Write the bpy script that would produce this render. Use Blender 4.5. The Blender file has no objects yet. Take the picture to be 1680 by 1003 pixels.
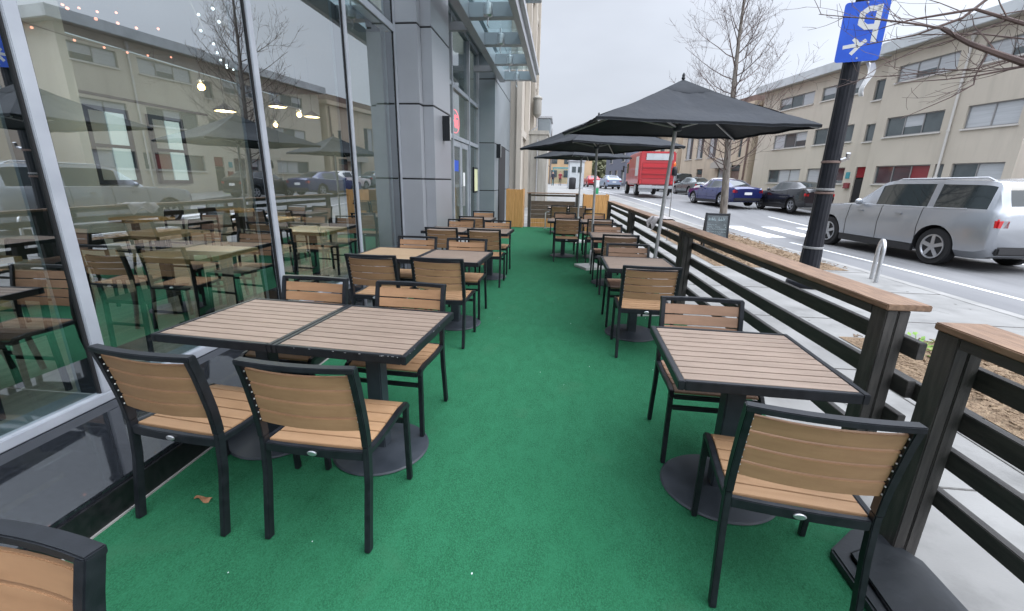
import bpy, bmesh, math, random
from mathutils import Vector, Matrix, noise as mnoise
R = math.radians
rnd = random.Random(7)
scn = bpy.context.scene
COL = scn.collection

# ------------------------------------------------------------------ camera
P_, Y_, RO_ = R(16.04), R(5.884), R(1.153)
CAMH = 1.53
fw = Vector((-math.sin(Y_)*math.cos(P_), math.cos(Y_)*math.cos(P_), -math.sin(P_)))
rt = Vector((math.cos(Y_), math.sin(Y_), 0))
up = rt.cross(fw)
RT = rt*math.cos(RO_) + up*math.sin(RO_)
UP = up*math.cos(RO_) - rt*math.sin(RO_)
cd = bpy.data.cameras.new('camera')
cam = bpy.data.objects.new('camera', cd)
COL.objects.link(cam)
m = Matrix((RT, UP, -fw)).transposed().to_4x4()
m.translation = Vector((0, 0, CAMH))
cam.matrix_world = m
cd.sensor_fit = 'HORIZONTAL'
cd.sensor_width = 36
cd.lens = 715/1680*36
cd.clip_start = 0.05
cd.clip_end = 4000
scn.camera = cam

# ------------------------------------------------------------------ terrain profile: the street climbs away from the terrace
def interp(xs, zs, y):
    if y <= xs[0]: return zs[0]
    for i in range(len(xs)-1):
        if y <= xs[i+1]:
            t = (y-xs[i])/(xs[i+1]-xs[i])
            return zs[i]+(zs[i+1]-zs[i])*t
    return zs[-1]
def G(y):
    s = 0
    for k in (-3, -1.5, 0, 1.5, 3):
        s += interp([-60, 17.2, 20, 24, 32, 40, 50, 60, 100, 200, 400], [0, 0, .15, .38, .68, .80, .88, .96, 1.08, 1.3, 1.6], y+k*.6)
    return s/5 if y > 15.3 else 0
def BEND(y):           # the street swings gently away beyond the terrace
    return interp([-100, 9, 11, 13, 15, 17, 24, 40, 60, 120, 300, 1500], [0, 0, -.04, -.16, -.36, -.6, -1.5, -3.5, -5.6, -11, -26, -130], y)

# ------------------------------------------------------------------ materials
def nt(mat):
    mat.use_nodes = True
    return mat.node_tree.nodes, mat.node_tree.links
def pmat(name, c1, c2=None, rough=.6, metal=0, nscale=6, bump=0, bscale=60, spec=.5, stretch=(1, 1, 1), contrast=(.35, .65), rand=0, coat=0, detail=6, bdist=.01, stain=None):
    mt = bpy.data.materials.new(name)
    N, L = nt(mt)
    b = N['Principled BSDF']
    b.inputs['Roughness'].default_value = rough
    b.inputs['Metallic'].default_value = metal
    b.inputs['Specular IOR Level'].default_value = spec
    b.inputs['Coat Weight'].default_value = coat
    b.inputs['Coat Roughness'].default_value = .05
    tc = N.new('ShaderNodeTexCoord'); mp = N.new('ShaderNodeMapping')
    mp.inputs['Scale'].default_value = stretch
    L.new(tc.outputs['Object'], mp.inputs['Vector'])
    vec = mp.outputs['Vector']
    col = None
    if rand:
        oi = N.new('ShaderNodeObjectInfo')
        ad = N.new('ShaderNodeVectorMath'); ad.operation = 'ADD'
        sc = N.new('ShaderNodeVectorMath'); sc.operation = 'SCALE'; sc.inputs[0].default_value = (31, 17, 23)
        L.new(oi.outputs['Random'], sc.inputs['Scale']); L.new(vec, ad.inputs[0]); L.new(sc.outputs[0], ad.inputs[1])
        vec = ad.outputs[0]
    if c2:
        rv = .0 if rough < .1 else 1
        n = N.new('ShaderNodeTexNoise'); n.inputs['Scale'].default_value = nscale; n.inputs['Detail'].default_value = detail
        L.new(vec, n.inputs['Vector'])
        cr = N.new('ShaderNodeValToRGB')
        cr.color_ramp.elements[0].position = contrast[0]; cr.color_ramp.elements[0].color = (*c1, 1)
        cr.color_ramp.elements[1].position = contrast[1]; cr.color_ramp.elements[1].color = (*c2, 1)
        L.new(n.outputs['Fac'], cr.inputs['Fac'])
        col = cr.outputs['Color']
        rr = N.new('ShaderNodeMapRange'); rr.inputs['To Min'].default_value = max(0, rough-.08*rv); rr.inputs['To Max'].default_value = min(1, rough+.12*rv)
        L.new(n.outputs['Fac'], rr.inputs['Value']); L.new(rr.outputs[0], b.inputs['Roughness'])
    else:
        b.inputs['Base Color'].default_value = (*c1, 1)
    if stain:      # (scale, lo, hi, darkness, stretch): weathering of its own shape
        ms = N.new('ShaderNodeMapping'); ms.inputs['Scale'].default_value = stain[4]; L.new(tc.outputs['Object'], ms.inputs['Vector'])
        n3 = N.new('ShaderNodeTexNoise'); n3.inputs['Scale'].default_value = stain[0]; n3.inputs['Detail'].default_value = 8; n3.inputs['Roughness'].default_value = .65; L.new(ms.outputs[0], n3.inputs['Vector'])
        r3 = N.new('ShaderNodeMapRange'); r3.inputs[1].default_value = stain[1]; r3.inputs[2].default_value = stain[2]; r3.inputs[3].default_value = 1; r3.inputs[4].default_value = stain[3]; L.new(n3.outputs['Fac'], r3.inputs[0])
        h3 = N.new('ShaderNodeHueSaturation'); L.new(r3.outputs[0], h3.inputs['Value']); L.new(col, h3.inputs['Color']); col = h3.outputs['Color']
    if rand:
        hs = N.new('ShaderNodeHueSaturation')
        mr = N.new('ShaderNodeMapRange'); mr.inputs['To Min'].default_value = 1-rand; mr.inputs['To Max'].default_value = 1+rand
        L.new(oi.outputs['Random'], mr.inputs['Value']); L.new(mr.outputs[0], hs.inputs['Value'])
        if col: L.new(col, hs.inputs['Color'])
        else: hs.inputs['Color'].default_value = (*c1, 1)
        col = hs.outputs['Color']
    if col: L.new(col, b.inputs['Base Color'])
    if bump:
        n2 = N.new('ShaderNodeTexNoise'); n2.inputs['Scale'].default_value = bscale; n2.inputs['Detail'].default_value = 4
        L.new(vec, n2.inputs['Vector'])
        bp = N.new('ShaderNodeBump'); bp.inputs['Strength'].default_value = bump; bp.inputs['Distance'].default_value = bdist
        L.new(n2.outputs['Fac'], bp.inputs['Height']); L.new(bp.outputs[0], b.inputs['Normal'])
    return mt
def emat(name, c, s):
    mt = bpy.data.materials.new(name); N, L = nt(mt)
    b = N['Principled BSDF']; b.inputs['Base Color'].default_value = (*c, 1)
    b.inputs['Emission Color'].default_value = (*c, 1); b.inputs['Emission Strength'].default_value = s
    return mt
def glassmat(name, tint, refl=.2, ior=2.0, rcol=(.92, .97, 1), wob=0):
    mt = bpy.data.materials.new(name); N, L = nt(mt)
    N.remove(N['Principled BSDF'])
    o = N['Material Output']
    t = N.new('ShaderNodeBsdfTransparent'); t.inputs['Color'].default_value = (*tint, 1)
    g = N.new('ShaderNodeBsdfGlossy'); g.inputs['Roughness'].default_value = 0.0; g.inputs['Color'].default_value = (*rcol, 1)
    f = N.new('ShaderNodeFresnel'); f.inputs['IOR'].default_value = ior
    ma = N.new('ShaderNodeMath'); ma.operation = 'MAXIMUM'; ma.inputs[1].default_value = refl
    mx = N.new('ShaderNodeMixShader')
    ge = N.new('ShaderNodeNewGeometry'); iv = N.new('ShaderNodeMath'); iv.operation = 'SUBTRACT'; iv.inputs[0].default_value = 1; L.new(ge.outputs['Backfacing'], iv.inputs[1])
    mu = N.new('ShaderNodeMath'); mu.operation = 'MULTIPLY'      # only the outer skin of a pane mirrors; the inner skin lets light out
    L.new(f.outputs[0], ma.inputs[0]); L.new(ma.outputs[0], mu.inputs[0]); L.new(iv.outputs[0], mu.inputs[1]); L.new(mu.outputs[0], mx.inputs[0]); L.new(t.outputs[0], mx.inputs[1]); L.new(g.outputs[0], mx.inputs[2])
    if wob:
        tc = N.new('ShaderNodeTexCoord'); n = N.new('ShaderNodeTexNoise'); n.inputs['Scale'].default_value = .9; n.inputs['Detail'].default_value = 1
        bp = N.new('ShaderNodeBump'); bp.inputs['Strength'].default_value = wob; bp.inputs['Distance'].default_value = .02
        L.new(tc.outputs['Object'], n.inputs['Vector']); L.new(n.outputs['Fac'], bp.inputs['Height']); L.new(bp.outputs[0], g.inputs['Normal'])
    L.new(mx.outputs[0], o.inputs['Surface'])
    return mt

M = {}
M['black'] = pmat('black_metal', (.007, .0085, .011), (.013, .015, .019), rough=.4, nscale=25, bump=.12, bscale=260, bdist=.002, spec=.35)
M['tan'] = pmat('tan_slat', (.345, .205, .108), (.395, .24, .132), spec=.35, rough=.55, nscale=5, stretch=(1, 9, 9), bump=.25, bscale=140, rand=.16, bdist=.002, stain=(6, .5, .75, .84, (1, 1, 1)))
M['tanback'] = pmat('tan_back_slat', (.315, .175, .093), (.36, .205, .11), spec=.35, rough=.55, nscale=5, stretch=(1, 9, 9), bump=.25, bscale=140, rand=.14, bdist=.002, stain=(6, .5, .75, .84, (1, 1, 1)))
M['brown'] = pmat('brown_slat', (.25, .147, .094), (.29, .175, .114), spec=.35, rough=.55, nscale=5, stretch=(1, 9, 9), bump=.25, bscale=140, rand=.14, bdist=.002, stain=(6, .5, .75, .84, (1, 1, 1)))
M['ttop'] = pmat('grey_tan_slat', (.20, .148, .112), (.25, .188, .146), spec=.35, rough=.52, nscale=4, stretch=(1, 12, 12), bump=.25, bscale=160, rand=.10, bdist=.002, stain=(5, .5, .75, .85, (1, 1, 1)))
M['ttopy'] = pmat('honey_slat', (.30, .205, .122), (.35, .245, .15), spec=.35, rough=.52, nscale=4, stretch=(1, 12, 12), bump=.25, bscale=160, bdist=.002)
M['groove'] = pmat('groove', (.03, .022, .018), rough=.8)
M['base'] = pmat('cast_iron', (.022, .029, .038), (.036, .044, .056), rough=.5, nscale=12, bump=.2, bscale=200, bdist=.002)
M['steel'] = pmat('brushed_steel', (.5, .51, .53), (.6, .6, .61), rough=.3, metal=.9, nscale=30)
M['alu'] = pmat('aluminium', (.42, .43, .45), (.50, .51, .53), rough=.38, metal=.55, nscale=14, bump=.05, bscale=90, bdist=.002)
M['mull'] = pmat('mullion_paint', (.30, .32, .355), (.36, .38, .415), rough=.42, metal=.1, nscale=4)
M['panel'] = pmat('grey_panel', (.33, .342, .365), (.365, .377, .40), rough=.36, metal=.35, nscale=1.2)
M['panel2'] = pmat('slate_panel', (.22, .252, .272), (.25, .282, .302), rough=.38, metal=.3, nscale=1.2)
M['joint'] = pmat('joint', (.01, .01, .011), rough=.8)
M['granite'] = pmat('polished_granite', (.010, .012, .015), (.020, .023, .028), rough=.03, nscale=40, spec=.6)
M['granite_face'] = pmat('granite_face', (.006, .007, .008), (.014, .014, .016), rough=.35, nscale=30)
M['glass'] = glassmat('window_glass', (.74, .82, .81), refl=.39, ior=1.8, wob=.05)
M['glass2'] = glassmat('clear_glass', (.80, .86, .85), refl=.15, ior=1.6)
M['canopyglass'] = glassmat('tinted_clear_glass', (.84, .94, .95), refl=.06, ior=1.4)
M['cap'] = pmat('weathered_cap', (.15, .086, .05), (.255, .158, .098), rough=.62, nscale=7, stretch=(9, 1, 9), bump=.4, bscale=60, bdist=.004)
M['fence'] = pmat('dark_stain', (.028, .026, .024), (.062, .057, .052), rough=.6, nscale=6, stretch=(8, 8, 1), bump=.4, bscale=60, bdist=.004)
M['fenceh'] = pmat('dark_stain_board', (.022, .021, .020), (.05, .046, .042), rough=.6, nscale=6, stretch=(8, 1, 8), bump=.4, bscale=60, bdist=.004)
M['gateb'] = pmat('brown_board', (.075, .052, .036), (.13, .09, .062), rough=.6, nscale=5, stretch=(1, 9, 9), bump=.3, bscale=50, bdist=.004)
M['oak'] = pmat('oak_panel', (.46, .235, .075), (.58, .31, .11), rough=.5, nscale=4, stretch=(8, 8, 1), bump=.2, bscale=80, bdist=.003)
M['fabric'] = pmat('umbrella_cloth', (.010, .013, .018), (.017, .021, .028), rough=.8, nscale=3, bump=.35, bscale=9, bdist=.02)
M['plate'] = pmat('pale_plate', (.45, .45, .44), (.55, .55, .54), rough=.5, nscale=8)
M['conc'] = pmat('pavement_concrete', (.20, .197, .188), (.265, .261, .25), rough=.85, nscale=1.6, bump=.25, bscale=90, detail=9, bdist=.004, stain=(2.2, .52, .72, .72, (1, 1, 1)))
M['kerb'] = pmat('kerb_concrete', (.235, .23, .218), (.30, .292, .28), rough=.85, nscale=3, bump=.3, bscale=60)
M['joint2'] = pmat('dirt', (.09, .085, .08), (.14, .135, .125), rough=.9, nscale=20)
M['asph'] = pmat('asphalt', (.155, .156, .16), (.22, .22, .222), rough=.85, nscale=.7, bump=.5, bscale=110, detail=10, bdist=.006, stretch=(1, .25, 1), stain=(1.1, .5, .75, .68, (1, .12, 1)))
M['white'] = pmat('road_paint', (.62, .62, .61), (.80, .80, .79), rough=.7, nscale=9, contrast=(.3, .5))
M['beige'] = pmat('beige_render', (.48, .435, .365), (.54, .49, .415), rough=.85, nscale=.35, bump=.2, bscale=40, detail=8, stain=(1.3, .5, .8, .84, (1.6, 1.6, .16)))
M['fascia'] = pmat('pale_fascia', (.46, .49, .505), (.54, .57, .585), rough=.6, nscale=1, stain=(1.5, .5, .8, .7, (.8, .8, .4)))
M['soffit'] = pmat('soffit', (.40, .37, .33), rough=.8)
M['frame'] = pmat('window_frame', (.27, .27, .27), rough=.5, metal=.3)
M['sill'] = pmat('sill', (.55, .53, .50), rough=.7)
M['blind'] = pmat('blind', (.38, .40, .42), (.45, .47, .49), rough=.15, nscale=2, stretch=(.3, .3, 9), spec=.8)
M['pane'] = pmat('dark_pane', (.03, .045, .05), (.075, .095, .10), rough=.06, nscale=.8, spec=.9)
M['redpane'] = pmat('red_shade', (.17, .02, .026), (.22, .035, .04), rough=.12, nscale=1)
M['tanw'] = pmat('tan_render', (.50, .41, .31), (.56, .465, .36), rough=.85, nscale=.5, bump=.1, bscale=20, stain=(1.2, .5, .78, .7, (1.6, 1.6, .16)))
M['stone'] = pmat('limestone', (.40, .36, .305), (.50, .455, .395), rough=.85, nscale=.9, stretch=(1, 1, .4), bump=.2, bscale=14, stain=(1.6, .48, .75, .66, (1, 1, .2)))
M['concw'] = pmat('board_marked_concrete', (.30, .285, .25), (.40, .38, .34), rough=.9, nscale=1.5, stretch=(3, 3, .5), bump=.3, bscale=9, stain=(2, .48, .75, .66, (1, 1, .2)))
M['brick'] = pmat('brick', (.20, .075, .05), (.28, .12, .085), rough=.85, nscale=6)
M['roofb'] = pmat('brown_roof', (.14, .09, .075), (.2, .14, .12), rough=.8, nscale=3)
M['mulch'] = pmat('mulch', (.17, .11, .065), (.30, .215, .135), rough=.95, nscale=30, bump=1, bscale=40, detail=10, bdist=.04)
M['grassm'] = pmat('grass', (.06, .16, .025), (.12, .26, .05), rough=.9, nscale=14, bump=.8, bscale=50)
M['bark'] = pmat('bark', (.12, .105, .09), (.24, .215, .19), rough=.9, nscale=9, stretch=(2, 2, .5), bump=.6, bscale=30)
M['twig'] = pmat('twig', (.075, .05, .045), (.13, .09, .08), rough=.85, nscale=5)
M['post'] = pmat('post_paint', (.006, .007, .011), (.012, .013, .018), rough=.45, nscale=8, spec=.3)
M['signblue'] = pmat('sign_blue', (.008, .075, .50), (.012, .10, .60), rough=.35, nscale=4)
M['signwhite'] = pmat('sign_white', (.62, .62, .6), rough=.5)
M['tyre'] = pmat('tyre', (.014, .014, .015), rough=.8)
M['rim'] = pmat('rim', (.42, .43, .45), rough=.28, metal=.8)
M['carglass'] = pmat('car_glass', (.02, .028, .03), rough=.04, spec=.9)
M['plastic'] = pmat('dark_plastic', (.018, .018, .02), rough=.6)
M['silver'] = pmat('silver_paint', (.34, .355, .38), rough=.26, metal=.6, coat=.7)
M['blue'] = pmat('blue_paint', (.020, .028, .13), rough=.22, metal=.3, coat=.8)
M['blackp'] = pmat('black_paint', (.014, .015, .019), rough=.25, metal=.3, coat=.8)
M['greyp'] = pmat('grey_paint', (.10, .125, .135), rough=.25, metal=.3, coat=.8)
M['whitep'] = pmat('white_paint', (.70, .70, .70), rough=.3, coat=.6)
M['redp'] = pmat('red_paint', (.40, .014, .022), (.46, .022, .03), rough=.3, nscale=1, coat=.6)
M['taillight'] = pmat('tail_lamp', (.50, .02, .025), rough=.12, spec=.8)
M['headlight'] = pmat('head_lamp', (.6, .62, .64), rough=.1)
M['orange'] = pmat('orange_lamp', (.8, .16, .03), rough=.3)
M['skin'] = pmat('skin', (.42, .25, .18), rough=.6)
M['clothd'] = pmat('dark_cloth', (.03, .03, .045), rough=.9)
M['clothr'] = pmat('maroon_cloth', (.22, .03, .045), rough=.9)
M['hair'] = pmat('hair', (.03, .02, .015), rough=.8)
M['chalk'] = pmat('chalkboard', (.07, .085, .09), (.13, .15, .16), rough=.8, nscale=6)
M['chalkw'] = pmat('chalk_marks', (.45, .55, .58), rough=.9)
M['ifloor'] = pmat('interior_floor', (.30, .27, .22), (.44, .39, .33), rough=.5, nscale=3, stretch=(4, .4, 1))
M['iwall'] = pmat('interior_wall', (.42, .42, .40), (.48, .48, .46), rough=.9, nscale=1)
M['iceil'] = pmat('interior_ceiling', (.05, .05, .052), rough=.9)
M['iwood'] = pmat('butcher_block', (.38, .22, .09), (.50, .30, .13), rough=.4, nscale=5, stretch=(1, 8, 8))
M['iseat'] = pmat('dark_seat', (.05, .035, .03), rough=.5)
M['warm'] = emat('warm_bulb', (1, .52, .16), 16)
M['warm2'] = emat('warm_shade', (1, .60, .26), 3.5)
M['pink'] = emat('fairy_bulb', (1, .30, .20), 3.2)
M['fairyw'] = emat('fairy_bulb_white', (.9, .93, 1), 4)
M['neon'] = emat('neon_red', (1, .05, .07), 2.2)
M['paper'] = pmat('paper', (.62, .62, .38), rough=.8)
M['paperw'] = pmat('paper_white', (.75, .75, .75), rough=.8)
M['cloth'] = pmat('grey_rag', (.30, .28, .28), (.45, .42, .41), rough=.95, nscale=12, bump=.8, bscale=30)
M['tarp'] = pmat('black_tarp', (.008, .011, .014), (.018, .022, .027), rough=.5, nscale=6, bump=.35, bscale=8, bdist=.02)
M['leaf'] = pmat('dry_leaf', (.24, .11, .05), (.36, .19, .1), rough=.9, nscale=30)
M['leafg'] = pmat('green_leaf', (.12, .24, .03), (.22, .36, .06), rough=.7, nscale=9)
M['teal'] = pmat('teal_paint', (.05, .26, .30), rough=.5)
M['bluew'] = pmat('blue_wall', (.12, .135, .18), (.15, .165, .21), rough=.7)
M['binm'] = pmat('bin', (.015, .015, .018), rough=.6)
M['pole'] = pmat('pole_grey', (.32, .32, .325), (.42, .42, .425), rough=.42, metal=.35, nscale=10)
M['fartree'] = pmat('far_foliage', (.075, .08, .04), (.13, .13, .07), rough=.9, nscale=3)
# carpet: green artificial turf with fibre bump, brushed streaks and pale wear
mt = bpy.data.materials.new('green_turf_carpet'); M['carpet'] = mt
N, L = nt(mt); b = N['Principled BSDF']; b.inputs['Roughness'].default_value = .92; b.inputs['Specular IOR Level'].default_value = .2
tc = N.new('ShaderNodeTexCoord')
def nz(scale, detail=5, st=None, dist=0):
    n = N.new('ShaderNodeTexNoise'); n.inputs['Scale'].default_value = scale; n.inputs['Detail'].default_value = detail; n.inputs['Distortion'].default_value = dist
    if st:
        mp = N.new('ShaderNodeMapping'); mp.inputs['Scale'].default_value = st; L.new(tc.outputs['Object'], mp.inputs['Vector']); L.new(mp.outputs[0], n.inputs['Vector'])
    else: L.new(tc.outputs['Object'], n.inputs['Vector'])
    return n
n1 = nz(240, 4, (1, .6, 1)); n2 = nz(7, 8, (1.4, .8, 1), .6); n3 = nz(.9, 3)
def mx(a, b_, f):
    x = N.new('ShaderNodeMix'); x.data_type = 'RGBA'
    for k, v in ((6, a), (7, b_)):
        if isinstance(v, tuple): x.inputs[k].default_value = (*v, 1)
        else: L.new(v, x.inputs[k])
    if isinstance(f, float): x.inputs[0].default_value = f
    else: L.new(f, x.inputs[0])
    return x.outputs[2]
def rng(n, a, b_, c, d):
    r = N.new('ShaderNodeMapRange'); r.inputs[1].default_value = a; r.inputs[2].default_value = b_; r.inputs[3].default_value = c; r.inputs[4].default_value = d
    L.new(n.outputs['Fac'], r.inputs[0]); return r.outputs[0]
c = mx((.009, .080, .033), (.027, .162, .080), rng(n1, .32, .68, 0, 1))
c = mx(c, (.027, .172, .084), rng(n2, .40, .75, 0, .42))
c = mx(c, (.012, .118, .050), rng(n3, .5, .75, 0, .5))
n4 = nz(34, 6, (1.6, .35, 1), 1.5)
c = mx(c, (.008, .092, .032), rng(n4, .52, .76, 0, .40))
n5 = nz(2.6, 9, None, .4)
c = mx(c, (.040, .13, .068), rng(n5, .60, .72, 0, .35))
L.new(c, b.inputs['Base Color'])
bp = N.new('ShaderNodeBump'); bp.inputs['Strength'].default_value = .9; bp.inputs['Distance'].default_value = .008
L.new(n1.outputs['Fac'], bp.inputs['Height']); L.new(bp.outputs[0], b.inputs['Normal'])

# ------------------------------------------------------------------ mesh helpers
class MB:
    def __init__(s): s.v = []; s.f = []; s.mi = []; s.cur = 0
    def add(s, vs, fs):
        o = len(s.v); s.v += [tuple(v) for v in vs]
        for f in fs: s.f.append([i+o for i in f]); s.mi.append(s.cur)
        return s
    def box(s, c, size, rz=0, rot=None):
        x, y, z = [d/2 for d in size]
        pts = [Vector((a*x, b_*y, e*z)) for e in (-1, 1) for a, b_ in ((-1, -1), (1, -1), (1, 1), (-1, 1))]
        mm = rot if rot else Matrix.Rotation(rz, 3, 'Z')
        pts = [mm @ p + Vector(c) for p in pts]
        return s.add(pts, [(0, 3, 2, 1), (4, 5, 6, 7), (0, 1, 5, 4), (1, 2, 6, 5), (2, 3, 7, 6), (3, 0, 4, 7)])
    def b2(s, x0, x1, y0, y1, z0, z1):
        return s.box(((x0+x1)/2, (y0+y1)/2, (z0+z1)/2), (abs(x1-x0), abs(y1-y0), abs(z1-z0)))
    def bar(s, p0, p1, w, h, upv=(0, 0, 1)):
        p0, p1 = Vector(p0), Vector(p1); d = (p1-p0); ln = d.length; d.normalize()
        u = Vector(upv)
        if abs(d.dot(u)) > .99: u = Vector((0, 1, 0))
        sx = d.cross(u).normalized(); su = sx.cross(d)
        return s.box((p0+p1)/2, (w, ln, h), rot=Matrix((sx, d, su)).transposed())
    def sweep(s, path, w, h, side):
        """rectangular section (w along 'side', h in the path plane) swept along path"""
        path = [Vector(p) for p in path]; side = Vector(side).normalized(); rings = []
        for i, p in enumerate(path):
            d = (path[min(i+1, len(path)-1)]-path[max(i-1, 0)]).normalized()
            n = d.cross(side).normalized()
            rings.append([p+side*w/2+n*h/2, p-side*w/2+n*h/2, p-side*w/2-n*h/2, p+side*w/2-n*h/2])
        vs = [v for r in rings for v in r]; fs = []
        for i in range(len(path)-1):
            for k in range(4):
                a = i*4+k; b_ = i*4+(k+1) % 4
                fs.append((a, b_, b_+4, a+4))
        e = (len(path)-1)*4
        fs += [(3, 2, 1, 0), (e, e+1, e+2, e+3)]
        return s.add(vs, fs)
    def tube(s, path, rad, n=8, cap=True):
        path = [Vector(p) for p in path]
        if not isinstance(rad, (list, tuple)): rad = [rad]*len(path)
        d0 = (path[1]-path[0]).normalized()
        a = d0.orthogonal().normalized(); vs = []
        for i, p in enumerate(path):
            d = (path[min(i+1, len(path)-1)]-path[max(i-1, 0)]).normalized()
            a = (a-d*a.dot(d)).normalized(); b_ = d.cross(a)
            for k in range(n):
                t = 2*math.pi*k/n
                vs.append(p+(a*math.cos(t)+b_*math.sin(t))*rad[i])
        fs = []
        for i in range(len(path)-1):
            for k in range(n):
                q = i*n+k; r = i*n+(k+1) % n
                fs.append((q, r, r+n, q+n))
        if cap:
            fs.append(tuple(range(n-1, -1, -1))); e = (len(path)-1)*n; fs.append(tuple(range(e, e+n)))
        return s.add(vs, fs)
    def lathe(s, prof, c=(0, 0, 0), n=24):
        vs = []; fs = []; c = Vector(c)
        for r, z in prof:
            for k in range(n):
                t = 2*math.pi*k/n
                vs.append(c+Vector((r*math.cos(t), r*math.sin(t), z)))
        for i in range(len(prof)-1):
            for k in range(n):
                q = i*n+k; r_ = i*n+(k+1) % n
                fs.append((q, r_, r_+n, q+n))
        fs.append(tuple(range(n-1, -1, -1))); e = (len(prof)-1)*n; fs.append(tuple(range(e, e+n)))
        return s.add(vs, fs)
    def prism(s, poly, ax, d0, d1):
        """poly in the two axes other than ax, extruded along ax"""
        def P(u, v, d): return {'x': (d, u, v), 'y': (u, d, v), 'z': (u, v, d)}[ax]
        n = len(poly)
        vs = [P(u, v, d0) for u, v in poly]+[P(u, v, d1) for u, v in poly]
        fs = [tuple(range(n-1, -1, -1)), tuple(range(n, 2*n))]+[(k, (k+1) % n, (k+1) % n+n, k+n) for k in range(n)]
        return s.add(vs, fs)
    def ball(s, c, r, n=8, sc=(1, 1, 1)):
        prof = [(r*math.sin(math.pi*i/n), -r*math.cos(math.pi*i/n)) for i in range(n+1)]
        prof[0] = (r*.02, -r); prof[-1] = (r*.02, r)
        o = len(s.v); s.lathe(prof, (0, 0, 0), n+2)
        for i in range(o, len(s.v)):
            v = s.v[i]; s.v[i] = (v[0]*sc[0]+c[0], v[1]*sc[1]+c[1], v[2]*sc[2]+c[2])
        return s
    def grid(s, rows):
        m_, n = len(rows), len(rows[0])
        return s.add([p for r in rows for p in r], [(i*n+j, i*n+j+1, (i+1)*n+j+1, (i+1)*n+j) for i in range(m_-1) for j in range(n-1)])
    def build(s, name, mat, parent=None, smooth=False, bevel=0, angle=40, fix=True):
        me = bpy.data.meshes.new(name)
        me.from_pydata(s.v, [], s.f)
        mats = mat if isinstance(mat, (list, tuple)) else [mat]
        for mm in mats: me.materials.append(mm)
        if len(mats) > 1: me.polygons.foreach_set('material_index', s.mi)
        if fix or bevel:
            bm = bmesh.new(); bm.from_mesh(me)
            if fix: bmesh.ops.recalc_face_normals(bm, faces=bm.faces)
            if bevel:
                ed = [e for e in bm.edges if len(e.link_faces) == 2 and e.calc_face_angle(0) > R(35)]
                bmesh.ops.bevel(bm, geom=ed, offset=bevel, segments=2, affect='EDGES', clamp_overlap=True)
            bm.to_mesh(me); bm.free()
        if smooth or bevel:
            me.polygons.foreach_set('use_smooth', [True]*len(me.polygons))
            me.set_sharp_from_angle(angle=R(angle))
        o = bpy.data.objects.new(name, me); COL.objects.link(o)
        if parent: o.parent = parent
        return o
def tag(o, label=None, cat=None, group=None, kind=None):
    if label: o['label'] = label
    if cat: o['category'] = cat
    if group: o['group'] = group
    if kind: o['kind'] = kind
    return o
def thing(name, label, cat, loc=(0, 0, 0), rz=0, group=None):
    o = bpy.data.objects.new(name, None); COL.objects.link(o); o.empty_display_size = .1
    o.location = loc; o.rotation_euler = (0, 0, rz)
    return tag(o, label, cat, group)
def dup(root, loc, rz, label=None, group=None):
    r = root.copy(); COL.objects.link(r); r.location = loc; r.rotation_euler = (0, 0, rz)
    if label: r['label'] = label
    if group: r['group'] = group
    for ch in list(root.children):
        c_ = ch.copy(); COL.objects.link(c_); c_.parent = r
        for g in ch.children:
            d = g.copy(); COL.objects.link(d); d.parent = c_
    return r

# ================================================================== SETTING
ys = [-12+i*1.5 for i in range(0, 60)]+[80, 95, 110, 130, 160, 200, 260, 340]
def strip(name, xf0, xf1, dz, mat, y0=-12, y1=340, nx=1, thick=0):
    rows = []
    yy = sorted(set([y for y in ys if y0 < y < y1]+[y0, y1]))
    for y in yy:
        a, b_ = xf0(y), xf1(y)
        rows.append([(a+(b_-a)*i/nx, y, G(y)+dz) for i in range(nx+1)])
    mb = MB(); mb.grid(rows)
    return tag(mb.build(name, mat), kind='structure')
CURB, RCURB = 5.9, 14.6
strip('pavement', lambda y: -40, lambda y: CURB+BEND(y), 0, M['conc'])
strip('road', lambda y: CURB+BEND(y), lambda y: RCURB+BEND(y)*.8, -.15, M['asph'], nx=3)
strip('far_pavement', lambda y: RCURB+BEND(y)*.8, lambda y: 90, 0, M['conc'], nx=2)
def kerb(name, xf, sgn):
    mb = MB(); rows = []
    for y in [y for y in ys if -12 <= y <= 300]:
        x = xf(y)
        rows.append([(x-sgn*.15, y, G(y)+.004), (x+sgn*.012, y, G(y)+.004), (x+sgn*.03, y, G(y)-.02), (x+sgn*.035, y, G(y)-.17)])
    mb.grid(rows); return tag(mb.build(name, M['kerb']), kind='structure')
kerb('kerb', lambda y: CURB+BEND(y), 1)
kerb('far_kerb', lambda y: RCURB+BEND(y)*.8, -1)
mb = MB(); mb.grid([[(-1500, -60, -1.2), (1500, -60, -1.2)], [(-1500, 320, -.4), (1500, 320, -.4)], [(-1500, 420, 1.55), (1500, 420, 1.55)], [(-1500, 3000, 3), (1500, 3000, 3)]])
tag(mb.build('ground', pmat('ground_earth', (.16, .15, .12), (.24, .22, .18), rough=.95, nscale=.05)), kind='structure')
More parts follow.
